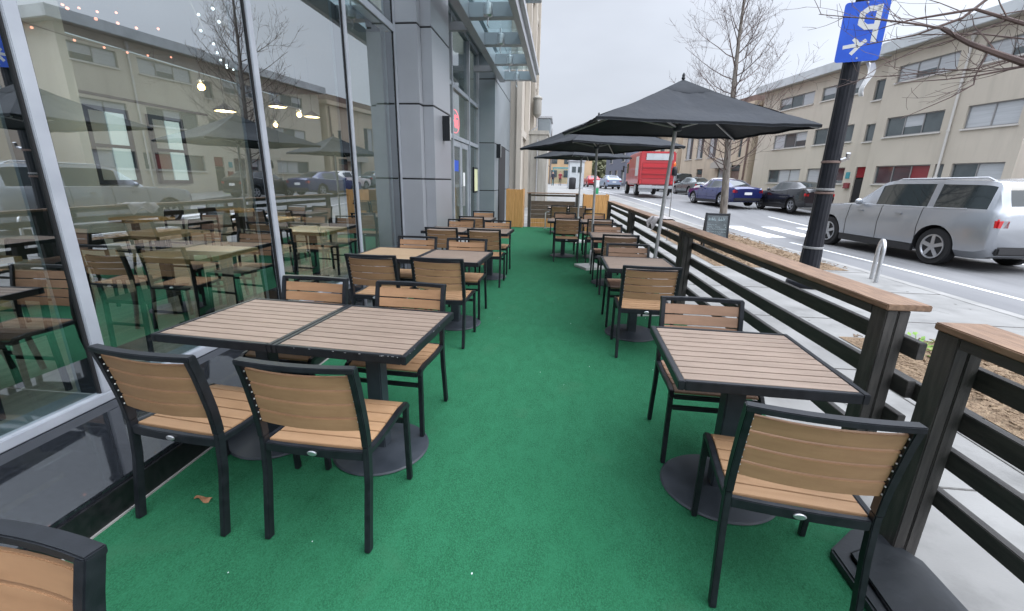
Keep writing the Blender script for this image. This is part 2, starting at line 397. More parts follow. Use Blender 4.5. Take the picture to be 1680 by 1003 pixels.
# pavement joints as thin dark recess lines
mb = MB()
for y in [-1, .6, 2.2, 3.8, 5.4, 7.0, 8.6, 10.2, 11.8, 13.4]:
    mb.b2(1.3, CURB-.16, y-.006, y+.006, .001, .0045)
mb.b2(2.65, 2.662, -8, 14, .0008, .0042)
tag(mb.build('pavement_joints', M['joint2']), kind='structure')
mb = MB(); rr = random.Random(12)
for k in range(60):
    x, y = rr.uniform(1.75, 5.6), rr.uniform(-.5, 12); r = rr.uniform(.008, .024); n = 9
    mb.add([(x+r*math.cos(2*math.pi*q/n)*rr.uniform(.7, 1.2), y+r*math.sin(2*math.pi*q/n)*rr.uniform(.7, 1.2), .0032) for q in range(n)], [tuple(range(n))])
for k in range(5):
    x, y, a = rr.uniform(2, 5), rr.uniform(1, 8), rr.uniform(0, 6.28)
    for q in range(9):
        x2, y2 = x+.14*math.cos(a), y+.14*math.sin(a); w_ = .0035
        mb.add([(x-w_*math.sin(a), y+w_*math.cos(a), .003), (x2-w_*math.sin(a), y2+w_*math.cos(a), .003), (x2+w_*math.sin(a), y2-w_*math.cos(a), .003), (x+w_*math.sin(a), y-w_*math.cos(a), .003)], [(0, 1, 2, 3)])
        x, y = x2, y2; a += rr.uniform(-.6, .6)
tag(mb.build('pavement_stains', M['joint2'], fix=False), kind='structure')
# road markings
def roadline(name, off, w, segs):
    mb = MB()
    for y0, y1 in segs:
        n = max(1, int((y1-y0)/1.5)); rows = []
        for i in range(n+1):
            y = y0+(y1-y0)*i/n; x = off+BEND(y)
            rows.append([(x-w/2, y, G(y)-.146), (x+w/2, y, G(y)-.146)])
        mb.grid(rows)
    return tag(mb.build(name, M['white']), kind='structure')
roadline('edge_line', 7.40, .10, [(-10, 14.3), (15.4, 60)])
roadline('lane_line', 11.0, .10, [(-8+i*9, -5+i*9) for i in range(9)])
mb = MB()
for x0 in (7.45, 8.75, 10.05, 11.35, 12.65):
    rows = []
    for i in range(5):
        y = 15.6+i*.75
        xx = x0+BEND(y)*.9
        rows.append([(xx, y, G(y)-.1455), (xx+.55, y, G(y)-.1455)])
    mb.grid(rows)
tag(mb.build('crosswalk_stripes', M['white']), kind='structure')
# grass strip before the beige block
strip('verge', lambda y: 14.3+BEND(y)*.8+.5, lambda y: 15.5+BEND(y)*.8+.5, .012, M['grassm'], 25, 40)['kind'] = 'stuff'
# mulch beds: bumpy sheets in the pavement
def bed(x0, x1, y0, y1, seed):
    rows = []; n1 = int((y1-y0)/.08); n2 = int((x1-x0)/.08)
    for i in range(n1+1):
        r = []
        for j in range(n2+1):
            x = x0+(x1-x0)*j/n2; y = y0+(y1-y0)*i/n1
            e = min(i, n1-i, j, n2-j); k = min(1, e/3)
            z = .006+k*(.03+.05*mnoise.noise((x*4+seed, y*4, 0))+.03*mnoise.noise((x*11, y*11, seed)))
            r.append((x, y, max(.006, z)))
        rows.append(r)
    mb = MB(); mb.grid(rows)
    rr = random.Random(seed)
    for k in range(int((x1-x0)*(y1-y0)*170)):
        x = rr.uniform(x0+.02, x1-.02); y = rr.uniform(y0+.02, y1-.02)
        mb.box((x, y, rr.uniform(.03, .085)), (rr.uniform(.02, .075), rr.uniform(.006, .018), rr.uniform(.004, .010)), rot=Matrix.Rotation(rr.uniform(0, 6.3), 3, 'Z') @ Matrix.Rotation(rr.uniform(-.4, .4), 3, 'X'))
    return tag(mb.build('mulch', M['mulch'], fix=False), kind='stuff')
bed(3.05, 5.5, 8.75, 15.2, 3)
bed(3.0, 5.3, 1.5, 4.7, 5)

# terrace carpet
mb = MB(); mb.b2(-1.93, 1.47, -3, 14.95, .002, .014)
tag(mb.build('carpet', M['carpet']), kind='structure')

# ================================================================== RESTAURANT FACADE
FX = -2.75
rest = thing('restaurant_building', 'grey metal and glass restaurant front along the green carpet', 'building', (FX, 2.2, 0))
def RP(name, mb, mat, parent=rest, **k):
    o = mb.build(name, mat, **k)
    o.parent = parent; o.matrix_parent_inverse = Matrix.Translation(-Vector(rest.location))
    return o
def sub(name, mb, mat, parent, **k):      # a sub-part of a part that sits at world coordinates
    o = mb.build(name, mat, **k); o.parent = parent; o.matrix_parent_inverse = Matrix.Identity(4)
    return o
# granite plinth
mb = MB()
mb.b2(-2.74, -1.95, -4, 7.5, .02, .175)
pl = RP('plinth', mb, M['granite'], bevel=.004)
mb = MB(); mb.b2(-1.948, -1.935, -4, 7.5, .015, .150)
RP('plinth_face', mb, M['granite_face'])
mb = MB(); mb.b2(-1.934, -1.925, -4, 7.5, .010, .022)
RP('plinth_trim', mb, M['kerb'])
mb = MB()
for y in (-1.4, .42, 2.2, 4.0, 5.8): mb.b2(-2.735, -1.95, y-.003, y+.003, .1752, .1765)
RP('plinth_joint', mb, M['kerb'])
MULL = [-3.24, -1.44, .36, 2.16, 3.98, 5.79]
SILL, HDR, TOP = .175, 3.72, 7.6
for y in MULL+[7.50]:
    mb = MB(); mb.b2(FX-.14, FX+.045, y-.036, y+.036, SILL+.06, TOP)
    RP('mullion', mb, M['mull'], bevel=.004)
    mb = MB(); mb.b2(FX-.10, FX+.030, y-.046, y-.0365, SILL+.06, TOP)
    RP('gasket', mb, M['joint'])
mb = MB(); mb.b2(FX-.14, FX+.05, -4, 7.54, SILL, SILL+.06); RP('sill_rail', mb, M['mull'], bevel=.005)
mb = MB(); mb.b2(FX-.14, FX+.040, -4, 7.46, HDR, HDR+.10); RP('header_rail', mb, M['mull'], bevel=.005)
yy = MULL+[7.50]
for i in range(len(yy)-1):
    for z0, z1 in ((SILL+.06, HDR), (HDR+.10, TOP)):
        mb = MB(); mb.b2(FX+.008, FX+.018, yy[i]+.036, yy[i+1]-.047, z0, z1)
        RP('window_pane', mb, M['glass'])
# inner ceiling void and lamp track behind the header
mb = MB(); mb.b2(FX-.5, FX-.16, -4, 7.4, HDR-.02, HDR+.08); RP('inner_soffit', mb, M['iceil'])
# upper facade
mb = MB(); mb.b2(-12, FX+.02, -4, 14.1, TOP, TOP+3); RP('upper_wall', mb, M['panel2'])
# columns with panel joints
def column(name, x0, x1, y0, y1, zs, mat):
    parent = None; z = 0.03
    mb = MB()
    for zz in zs+[TOP]:
        mb.b2(x0, x1, y0, y1, z, zz-.012); z = zz+.012
    parent = RP(name, mb, mat, bevel=.006)
    mb = MB(); mb.b2(x0+.012, x1-.012, y0+.012, y1-.012, .03, TOP-.02)
    RP('panel_joint', mb, M['joint'], parent=rest)
    return parent
column('column', -2.76, -2.36, 7.54, 7.72, [1.52, 2.70, 3.86, 5.2], M['panel'])
column('column', -2.9, -2.185, 7.735, 8.90, [1.52, 2.70, 3.86, 5.2], M['panel'])
column('column', -2.72, -2.09, 14.1, 18.2, [1.2, 2.62, 4.4, 5.8], M['panel2'])
# entrance screen
EX = -2.60
door_y = (10.85, 12.60)
for y in (8.93, 10.75, 12.68, 14.05):
    mb = MB(); mb.b2(EX-.12, EX+.03, y-.045, y+.045, .02, 5.1); RP('mullion', mb, M['mull'], bevel=.004)
for z in (2.50, 3.62, 5.05):
    mb = MB()
    for a, b_ in ((8.975, 10.705), (10.795, 12.635), (12.725, 14.005)): mb.b2(EX-.11, EX+.02, a, b_, z-.05, z+.05)
    RP('transom_rail', mb, M['mull'], bevel=.004)
for a, b_ in ((8.975, 10.705), (10.795, 12.635), (12.725, 14.005)):
    for z0, z1 in ((.02, 2.45), (2.55, 3.57), (3.67, 5.0)):
        if a == 10.795 and z0 == .02: continue
        mb = MB(); mb.b2(EX-.05, EX-.04, a, b_, z0, z1); RP('window_pane', mb, M['glass'])
mb = MB(); mb.b2(EX-.12, -2.0, 8.9, 14.1, 5.1, TOP); RP('entrance_fascia', mb, M['panel2'])
for k, (a, b_) in enumerate(((10.80, 11.71), (11.73, 12.63))):
    mb = MB()
    mb.b2(EX-.06, EX-.01, a, a+.10, .03, 2.44); mb.b2(EX-.06, EX-.01, b_-.10, b_, .03, 2.44)
    mb.b2(EX-.06, EX-.01, a+.10, b_-.10, .03, .28); mb.b2(EX-.06, EX-.01, a+.10, b_-.10, 2.30, 2.44)
    d = RP('door', mb, M['mull'], bevel=.004)
    mb = MB(); mb.b2(EX-.04, EX-.03, a+.10, b_-.10, .28, 2.30); RP('pane', mb, M['glass2'], parent=d).matrix_parent_inverse = Matrix.Identity(4)
    hy = b_-.06 if k == 0 else a+.06
    mb = MB(); mb.tube([(EX, hy, .85), (EX+.055, hy, .85), (EX+.055, hy, 1.35), (EX, hy, 1.35)], .014)
    RP('handle', mb, M['steel'], parent=d, smooth=True).matrix_parent_inverse = Matrix.Identity(4)
# side door recess in the last column
mb = MB(); mb.b2(-2.092, -2.075, 15.0, 16.7, .03, 2.65); RP('recess', mb, M['joint'])
# interior
mb = MB(); mb.b2(-11, FX-.15, -4, 14, -.05, .02); RP('interior_floor', mb, M['ifloor'])
mb = MB(); mb.b2(-9.2, -9.0, -4, 14, .02, HDR+.2); mb.b2(-9, FX-.2, 13.9, 14.0, .02, 5); mb.b2(-9, FX-.2, -4.1, -4, .02, 5)
RP('interior_wall', mb, M['iwall'])
mb = MB(); mb.b2(-9, FX-.16, -4, 14, HDR+.22, HDR+.3); RP('interior_ceiling', mb, M['iceil'])
mb = MB(); mb.b2(-3.6, -2.95, 7.52, 7.75, .02, HDR+.2); mb.b2(-7.4, -6.9, 5.6, 6.1, .02, HDR+.2); RP('interior_pillar', mb, M['iwall'])
for (y0, y1) in ((7.9, 8.8), (9.25, 10.15)):
    mb = MB()
    for a, b_, z0, z1 in ((y0, y1, 1.3, 1.38), (y0, y1, 2.67, 2.75), (y0, y0+.08, 1.38, 2.67), (y1-.08, y1, 1.38, 2.67), (y0+.08, y1-.08, 2.0, 2.06)):
        mb.b2(-8.99, -8.92, a, b_, z0, z1)
    w = RP('inner_window', mb, M['joint'])
    mb = MB(); mb.b2(-8.985, -8.96, (y0+y1)/2, y1-.08, 1.38, 2.67); RP('pane', mb, emat('daylit_pane', (.75, .85, .9), .4), parent=w).matrix_parent_inverse = Matrix.Identity(4)
mb = MB(); mb.tube([(-8.9, 6.6, 2.95), (-8.9, 10.9, 2.95)], .03, 6); RP('inner_rail', mb, M['joint'])

# wall lamps
def wall_lamp(x, y, label):
    t = thing('wall_lamp', label, 'wall lamp', (x, y, 2.2), 0, 'slim black wall lamps')
    mb = MB(); mb.b2(0, .03, -.05, .05, 0, .42); mb.build('backplate', M['black'], t, bevel=.004)
    mb = MB(); mb.b2(.03, .13, -.045, .045, .0, .42); mb.build('housing', M['black'], t, bevel=.006)
    mb = MB(); mb.b2(.131, .136, -.03, .03, .02, .40); mb.build('diffuser', M['plate'], t)
wall_lamp(-2.183, 8.33, 'slim black wall lamp on the wide grey column before the glass entrance')
wall_lamp(-2.088, 14.55, 'slim black wall lamp on the slate wall beyond the glass entrance')
# menu box
t = thing('menu_box', 'black framed menu box with a yellowed sheet beside the glass doors', 'menu box', (EX+.035, 13.25, 1.15))
mb = MB(); mb.b2(0, .05, -.28, .28, 0, .72); mb.build('case', M['black'], t, bevel=.005)
mb = MB(); mb.b2(.051, .056, -.23, .23, .05, .67); mb.build('menu_sheet', M['paper'], t)
# paper on door
o = MB().b2(EX-.027, EX-.022, 12.0, 12.22, 1.35, 1.7).build('notice', M['paperw']); tag(o, 'white paper notice taped inside the glass entrance door', 'notice')
o = MB().b2(EX-.026, EX-.021, 11.0, 11.45, 1.72, 1.98).build('sticker', M['signblue']); tag(o, 'blue sticker on the upper glass of the entrance door', 'sticker')
# neon sign in the transom
mb = MB()
x = EX-.12
def ring(cy, cz, ry, rz_, a0=0, a1=2*math.pi, n=20):
    return [(x, cy+ry*math.cos(a0+(a1-a0)*i/n), cz+rz_*math.sin(a0+(a1-a0)*i/n)) for i in range(n+1)]
mb.tube(ring(11.55, 2.92, .46, .27), .010, 6)
mb.tube([(x, 11.30, 2.78), (x, 11.30, 3.08)], .022, 6); mb.tube([(x, 11.58, 2.78), (x, 11.58, 3.08)], .022, 6); mb.tube([(x, 11.30, 2.93), (x, 11.58, 2.93)], .022, 6)
mb.tube([(x, 11.78, 2.78), (x, 11.78, 2.98)], .022, 6); mb.ball((x, 11.78, 3.06), .03)
tag(mb.build('neon_sign', M['neon'], smooth=True), 'red neon lettering glowing behind the glass over the entrance doors', 'neon sign')
# entrance canopy
t = thing('entrance_canopy', 'steel canopy of dark beams and pale glass over the entrance', 'canopy', (-1.95, 7, 4.4))
def CP(name, mb, mat, parent=t, **k):
    o = mb.build(name, mat, **k); o.parent = parent; o.matrix_parent_inverse = Matrix.Translation(-Vector(t.location)) if parent == t else Matrix.Identity(4); return o
mb = MB(); mb.b2(-2.02, -1.85, 5.6, 14.6, 4.4, 4.68); CP('beam', mb, M['panel'], bevel=.006)
mb = MB(); mb.b2(-1.02, -.90, 5.6, 14.6, 4.4, 4.68); CP('beam', mb, M['panel'], bevel=.006)
mb = MB(); mb.b2(-.899, -.82, 5.6, 14.6, 4.60, 4.72); CP('gutter', mb, M['alu'], bevel=.006)
ycr = [5.7, 7.4, 9.1, 10.8, 12.5, 14.35]
for y in ycr:
    mb = MB(); mb.b2(-1.85, -1.02, y, y+.20, 4.42, 4.66); CP('cross_beam', mb, M['panel'], bevel=.006)
for i in range(len(ycr)-1):
    mb = MB(); mb.b2(-2.0, -.92, ycr[i]-.02+.05, ycr[i+1]-.02, 4.69, 4.705); CP('glass_panel', mb, M['canopyglass'])
    y = ycr[i+1]-.25
    mb = MB(); mb.tube([(-1.45, y, 4.66), (-1.45, y, 4.56)], .02, 8); mb.lathe([(.05, 0), (.085, .02), (.085, .20), (.05, .22)], (-1.45, y, 4.34), 14)
    mb.tube([(-1.45, y+.02, 4.34), (-1.47, y+.04, 4.24), (-1.44, y+.02, 4.18)], .012, 6)
    CP('spotlight', mb, M['steel'], smooth=True)
for y in (6.5, 9.9, 13.4):
    mb = MB(); mb.b2(-2.6, -2.02, y, y+.12, 4.45, 4.6); CP('bracket', mb, M['panel'])
# upper balcony soffit that shows above the canopy edge
t = thing('upper_awning', 'dark upper awning with pale lights above the canopy edge', 'awning', (-.9, 8, 5.3))
mb = MB(); mb.b2(-.15, .28, -4, 3.1, 0, .22); mb.build('soffit_box', M['panel'], t, bevel=.01)
for k in range(3):
    mb = MB(); mb.b2(.06, .24, .3+k*.95, .85+k*.95, -.012, -.002); mb.build('light_panel', M['plate'], t)
for k in range(3):
    mb = MB(); mb.b2(-2.0, -.15, -2+k*2.2, -1.9+k*2.2, .05, .17); mb.build('arm', M['panel'], t)

# ---- lamps and fairy lights inside
def lamp(t, watts, dz):
    ld = bpy.data.lights.new('lamp_glow', 'POINT'); ld.energy = watts; ld.shadow_soft_size = .1; ld.color = (1, .90, .76)
    lo = bpy.data.objects.new('lamp_glow', ld); COL.objects.link(lo); lo.parent = t; lo.location = (0, 0, dz)
def pendant(p, label, drop=.9):
    t = thing('pendant_lamp', label, 'pendant lamp', p, 0, 'warm pendant lamps inside')
    mb = MB(); mb.tube([(0, 0, .12), (0, 0, drop)], .008, 6); mb.build('cord', M['black'], t)
    mb = MB(); mb.ball((0, 0, 0), .05, 10); mb.build('bulb', M['warm'], t, smooth=True)
    mb = MB(); mb.lathe([(.03, .06), (.05, .09), (.02, .13)], n=12); mb.build('socket', M['steel'], t, smooth=True)
    lamp(t, 40, -.12)
pendant((-5.5, 6.72, 2.8), 'bright warm pendant lamp glowing behind the first big pane', .9)
pendant((-5.5, 9.3, 2.76), 'bright warm pendant lamp glowing behind the second big pane', .9)
pendant((-6.9, 10.6, 2.7), 'warm pendant lamp deep in the dining room behind the entrance', 1.0)
def dish(p, label):
    t = thing('ceiling_lamp', label, 'ceiling lamp', p, 0, 'flat dish lamps inside')
    mb = MB(); mb.lathe([(.16, 0), (.17, .02), (.05, .09), (.02, .12)], n=18); mb.build('shade', M['black'], t, smooth=True)
    mb = MB(); mb.lathe([(.15, -.004), (.15, -.001)], n=18); mb.build('diffuser', M['warm2'], t)
    lamp(t, 40, -.06)
    mb = MB(); mb.tube([(0, 0, .12), (0, 0, 1.2)], .006, 6); mb.build('cord', M['black'], t)
dish((-5.5, 7.15, 2.52), 'flat dish lamp with warm face beside the brightest pendant inside')
dish((-5.5, 8.58, 2.80), 'flat dish lamp with warm face hanging over the inner back tables')
dish((-5.5, 9.8, 2.78), 'flat dish lamp with warm face by the pillar inside')
def fairy(label, pts, mat, n, sag, seed):
    t = thing('string_lights', label, 'string lights', pts[0], 0, 'string lights under the dining room ceiling')
    rr = random.Random(seed); a, b_ = Vector(pts[0]), Vector(pts[1]); path = []
    for i in range(n+1):
        k = i/n; p = a.lerp(b_, k)-Vector((0, 0, sag*4*k*(1-k)))
        path.append(p-a)
    mb = MB(); mb.tube(path, .004, 4); mb.build('wire', M['black'], t)
    mb = MB()
    for p in path: mb.ball(p+Vector((rr.uniform(-.04, .04), rr.uniform(-.04, .04), -.03)), .016, 6)
    mb.build('bulb', mat, t)
for k in range(6):
    fairy(['pinkish fairy light string close behind the first big pane', 'pinkish fairy light string sagging mid room inside', 'pinkish fairy light string along the inner back wall', 'white fairy light string behind the third big pane', 'pinkish fairy light string high beside the inner pillar', 'white fairy light string crossing the room towards the entrance'][k],
          [((-3.3, 1.6, 3.4), (-4.6, 4.2, 3.5)), ((-4.4, 1.9, 3.6), (-5.6, 6.2, 3.45)), ((-6.4, 2.6, 3.75), (-7.2, 8.2, 3.6)), ((-3.4, 4.2, 3.6), (-5.2, 7.6, 3.6)), ((-5.0, 2.4, 3.75), (-6.6, 6.6, 3.8)), ((-4.2, 5.0, 3.7), (-6.8, 9.4, 3.7))][k], M['fairyw'] if k in (3, 5) else M['pink'], 11, .35, k)

# ================================================================== CHAIRS
def curved_rail(mb, w, y0, z0, depth, th_y, th_z, n=6):
    """horizontal rail along x, bowed backwards (-y) by depth in the middle"""
    path = [(-w/2+w*i/n, y0-depth*(1-(2*i/n-1)**2), z0) for i in range(n+1)]
    mb.sweep(path, th_z, th_y, (0, 0, 1))
def slat(mb, w, p0, p1, bow, th, n=6, nb=(0, 1)):
    """one curved plank between two profile points (y,z) p0->p1 of the side profile"""
    (ya, za), (yb, zb) = p0, p1
    d = Vector((0, yb-ya, zb-za)).normalized(); nrm = Vector((0, -d.z, d.y))
    rows = []
    for i in range(n+1):
        x = -w/2+w*i/n; b_ = bow*(1-(2*i/n-1)**2)
        off = Vector((0, 0, 0))+nrm*b_
        a = Vector((x, ya, za))+off; c_ = Vector((x, yb, zb))+off
        rows.append([a+nrm*th/2, c_+nrm*th/2, c_-nrm*th/2, a-nrm*th/2])
    vs = [p for r in rows for p in r]; fs = []
    for i in range(n):
        for k in range(4):
            fs.append((i*4+k, i*4+(k+1) % 4, i*4+4+(k+1) % 4, i*4+4+k))
    fs += [(3, 2, 1, 0), (n*4, n*4+1, n*4+2, n*4+3)]
    mb.add(vs, fs)
BP = [(-.207, .50), (-.215, .57), (-.228, .65), (-.245, .735), (-.266, .825)]     # side profile of the back (y, z)
def bpos(z):
    for i in range(len(BP)-1):
        if z <= BP[i+1][1]:
            t = (z-BP[i][1])/(BP[i+1][1]-BP[i][1]); return BP[i][0]+(BP[i+1][0]-BP[i][0])*t
    return BP[-1][0]
SP = [(.225, .428), (.195, .447), (.13, .452), (.03, .444), (-.09, .440), (-.20, .446)]   # seat profile, front to back
def spos(y):
    for i in range(len(SP)-1):
        if y >= SP[i+1][0]:
            t = (SP[i][0]-y)/(SP[i][0]-SP[i+1][0]); return SP[i][1]+(SP[i+1][1]-SP[i][1])*t
    return SP[-1][1]
HW = .228
def make_chair(wood, backwood, metal=None, name='patio_chair'):
    metal = metal or M['black']
    t = thing(name, 'chair', 'chair')
    mb = MB()
    for k in range(6):
        ya = .212-k*.0685; yb = ya-.064
        slat(mb, 2*HW-.03, (ya, spos(ya)), (yb, spos(yb)), 0, .014)
    mb.build('seat', wood, t, bevel=.002)
    mb = MB()
    zs = [.548, .614, .680, .746, .812]
    for k in range(4):
        za, zb = zs[k], zs[k+1]-.0075
        slat(mb, 2*HW-.026, (bpos(za), za), (bpos(zb), zb), .022, .013, 8)
    mb.build('backrest', backwood, t, bevel=.002)
    for s in (-1, 1):
        x = s*HW
        mb = MB(); mb.sweep([(x, -.262, .002), (x, -.238, .16), (x, -.215, .30), (x, -.206, .43), (x, -.206, .475)], .024, .036, (1, 0, 0)); mb.build('leg', metal, t, bevel=.003)
        mb = MB(); mb.sweep([(x, .212, .002), (x, .207, .2), (x, .203, .435)], .024, .030, (1, 0, 0)); mb.build('leg', metal, t, bevel=.003)
    mb = MB()
    for s in (-1, 1):
        x = s*HW
        mb.sweep([(x, -.206, .4755), (x, -.209, .52), (x, -.217, .59), (x, -.232, .67), (x, -.250, .76), (x, -.270, .838)], .026, .040, (1, 0, 0))
    curved_rail(mb, 2*HW+.026, -.269, .834, .022, .038, .022, 8)
    mb.build('back_frame', metal, t, bevel=.003)
    mb = MB()
    for s in (-1, 1):
        for k in range(8):
            z = .562+k*.033; mb.ball((s*(HW-.0135), bpos(z)-.012, z), .0042, 4)
    mb.build('rivets', M['steel'], t)
    mb = MB()
    for s in (-1, 1):
        x = s*(HW)
        mb.sweep([(x, .224, .412), (x, .205, .437), (x, .13, .444), (x, .03, .437), (x, -.09, .433), (x, -.195, .438)], .024, .026, (1, 0, 0))
    mb.box((0, .217, .416), (2*HW-.026, .018, .026))
    curved_rail(mb, 2*HW-.024, -.208, .428, .008, .024, .040, 6)
    sf = mb.build('seat_frame', metal, t, bevel=.003)
    mb = MB(); mb.lathe([(.021, 0), (.021, .004), (.017, .006)], n=18)
    mb.v = [(v[0], -.2295-v[2], .428+v[1]*.55) for v in mb.v]
    mb.build('badge', M['steel'], sf)
    mb = MB(); mb.box((0, .204, .345), (2*HW-.027, .018, .026)); mb.build('stretcher', metal, t, bevel=.003)
    mb = MB()
    for s in (-1, 1):
        mb.box((s*(HW-.001), -.02, .335), (.016, .40, .020))
    return t
CH = {'tan': make_chair(M['tan'], M['tanback']), 'brown': make_chair(M['brown'], M['brown'])}
used = set()
def chair(kind, x, y, rz, label, group):
    root = CH[kind]
    if kind not in used:
        used.add(kind); root.location = (x, y, .014); root.rotation_euler = (0, 0, R(rz)); root['label'] = label; root['group'] = group
        return root
    return dup(root, (x, y, .014), R(rz), label, group)
GL = 'slatted chairs at the tables along the restaurant glass'
GR = 'slatted chairs at the tables along the street fence'
FACE = 180
chair('tan', -1.07, .30, FACE-2, 'tan slatted chair cut off by the picture edge below the plinth, facing the camera', GL)
chair('tan', -.95, 1.68, -2, 'tan chair seen from behind, aisle side of the big double table', GL)
chair('tan', -1.585, 1.70, -6, 'tan chair seen from behind at the big double table, next to the black plinth', GL)
chair('tan', -.98, 2.48, FACE-3, 'tan chair facing the camera across the big double table on its aisle side', GL)
chair('tan', -1.68, 2.53, FACE-3, 'tan chair facing the camera across the big double table on its window side', GL)
chair('tan', -1.05, 3.985, -2, 'tan chair seen from behind before the grey table joined to the honey one', GL)
chair('tan', -1.68, 4.03, -2, 'tan chair seen from behind at the honey coloured table by the window', GL)
chair('tan', -1.07, 4.80, FACE, 'tan chair facing the camera behind the grey table that adjoins the honey one', GL)
chair('tan', -1.69, 4.86, FACE, 'tan chair facing the camera behind the honey coloured table', GL)
chair('tan', -1.05, 6.42, -1, 'tan chair seen from behind, aisle side of the third table pair along the glass', GL)
chair('tan', -1.68, 6.46, -1, 'tan chair seen from behind, window side of the third table pair along the glass', GL)
chair('tan', -1.06, 7.30, FACE, 'tan chair facing the camera, aisle side of the third table pair along the glass', GL)
chair('tan', -1.70, 7.33, FACE, 'tan chair facing the camera by the grey column at the third table pair', GL)
chair('tan', -1.66, 8.55, 0, 'tan chair seen from behind at the small single table by the glass entrance', GL)
chair('tan', -1.68, 9.50, FACE, 'small tan chair facing the camera at the single table by the glass entrance', GL)
chair('tan', .90, 1.565, -8, 'big chair seen from behind at the near fence table, beside the black ballast', GR)
chair('brown', .88, 2.41, FACE-2, 'brown chair facing the camera behind the near fence table, gaps showing between its slats', GR)
chair('tan', .80, 3.98, -1, 'tan chair seen from behind at the second fence table, under the big umbrella', GR)
chair('brown', .79, 4.80, FACE, 'brown chair facing the camera at the second fence table, beside the leaning silver pole', GR)
chair('brown', .83, 6.25, 0, 'brown chair seen from behind just past the leaning silver pole', GR)
chair('brown', .80, 7.17, FACE, 'brown chair facing the camera at the third fence table', GR)
chair('tan', .155, 8.72, 0, 'tan chair seen from behind out in the aisle over a round table foot', GR)
chair('brown', .77, 8.75, 0, 'brown chair seen from behind at the fence side of the far double table', GR)
chair('brown', .12, 9.72, FACE, 'brown chair facing the camera on the aisle side of the far double table', GR)
chair('brown', .76, 9.74, FACE, 'brown chair facing the camera, fence side of the far double table', GR)
chair('tan', -.02, 13.2, 0, 'tiny tan chair seen from behind in front of the brown end barrier', GR)
chair('brown', .50, 13.2, 0, 'tiny brown chair seen from behind next to the wooden planter at the end barrier', GR)

# ================================================================== TABLES
TW, TD, TH = .675, .715, .745
def make_table(wood, octo=False):
    t = thing('patio_table', 'table', 'table')
    mb = MB(); n = 10; iw, idp = TW-.05, TD-.05
    for k in range(n):
        w = idp/n; y = -idp/2+w*(k+.5)
        mb.box((0, y, TH-.011), (iw-.001, w-.007, .018))
    top = mb.build('tabletop', wood, t, bevel=.0015)
    mb = MB(); mb.box((0, 0, TH-.026), (iw, idp, .008)); mb.build('backing', M['groove'], top)
    mb = MB()
    for s in (-1, 1):
        mb.box((s*(TW/2-.0125), 0, TH-.021), (.025, TD, .042)); mb.box((0, s*(TD/2-.0125), TH-.0212), (TW-.05, .025, .0416))
    mb.build('table_frame', M['black'], t, bevel=.003)
    mb = MB(); mb.box((0, 0, .36), (.085, .085, .70)); mb.box((0, 0, TH-.045), (.4, .06, .016)); mb.box((0, 0, TH-.046), (.06, .4, .016)); mb.build('pedestal', M['base'], t, bevel=.006)
    mb = MB(); mb.lathe([(.265, 0), (.27, .006), (.262, .014), (.10, .022), (.07, .03)], n=8 if octo else 44); mb.build('base', M['base'], t, smooth=not octo)
    return t
TB = {'g': make_table(M['ttop']), 'y': make_table(M['ttopy']), 'o': make_table(M['ttop'], True)}
usedt = set()
def table(kind, x, y, rz, label, group):
    root = TB[kind]
    if kind not in usedt:
        usedt.add(kind); root.location = (x, y, .014); root.rotation_euler = (0, 0, R(rz)); root['label'] = label; root['group'] = group
        return root
    return dup(root, (x, y, .014), R(rz), label, group)
TLg, TRg = 'slatted tables along the restaurant glass', 'slatted tables along the street fence'
def pair(k1, k2, x, y, rz, la, lb):
    c_, s_ = math.cos(R(rz)), math.sin(R(rz))
    table(k1, x-c_*(TW/2+.001), y-s_*(TW/2+.001), rz, la, TLg); table(k2, x+c_*(TW/2+.001), y+s_*(TW/2+.001), rz, lb, TLg)
pair('g', 'g', -1.305, 2.155, -4, 'window half of the big grey-tan double table, next to the black plinth', 'aisle half of the big grey-tan double table, white scuffs on its dark rim')
pair('y', 'g', -1.41, 4.47, -3, 'honey coloured slatted table by the window in the second pair', 'grey slatted table on the aisle side, joined to the honey coloured one')
pair('g', 'g', -1.42, 6.88, -2, 'window half of the third pale table pair along the glass, beside the grey column', 'aisle half of the third pale table pair along the glass')
table('g', -1.68, 9.02, 0, 'small single slatted table beside the glass entrance doors', TLg)
NT = table('g', .885, 2.03, -2, 'near slatted fence table with a jutting corner under the fence post gap', TRg)
NT.scale = (1.06, 1.0, 1.0)
table('g', .80, 4.42, 0, 'second slatted fence table, under the big dark umbrella', TRg)
table('g', .81, 6.78, 0, 'third slatted fence table, between the two silver umbrella poles', TRg)
table('o', .10, 9.22, 0, 'aisle table of the far pair, on an angular metal foot', TRg)
table('g', .78, 9.22, 0, 'fence table of the far pair, in front of the wooden planter', TRg)
table('g', -.03, 13.72, 0, 'tiny white-looking table by the brown end barrier, on the aisle side', TRg)
table('g', .65, 13.72, 0, 'tiny white-looking table by the brown end barrier, beside the planter', TRg)

bt = [o for o in COL.objects if o.get('label') == 'aisle half of the big grey-tan double table, white scuffs on its dark rim'][0]
mb = MB(); rr = random.Random(9)
for k in range(11):
    x = rr.choice((rr.uniform(-.02, .30), rr.uniform(.10, .30), rr.uniform(-.3, .3))); w_ = rr.uniform(.003, .014); h_ = rr.uniform(.0015, .004)
    mb.box((x, -TD/2-.0002, TH-.0025-rr.uniform(0, .003)), (w_, .0018, h_))
    if k % 3 == 0: mb.box((TW/2+.0002, rr.uniform(-.34, .1), TH-.003), (.0018, w_, h_))
mb.build('paint_chips', M['alu'], bt)
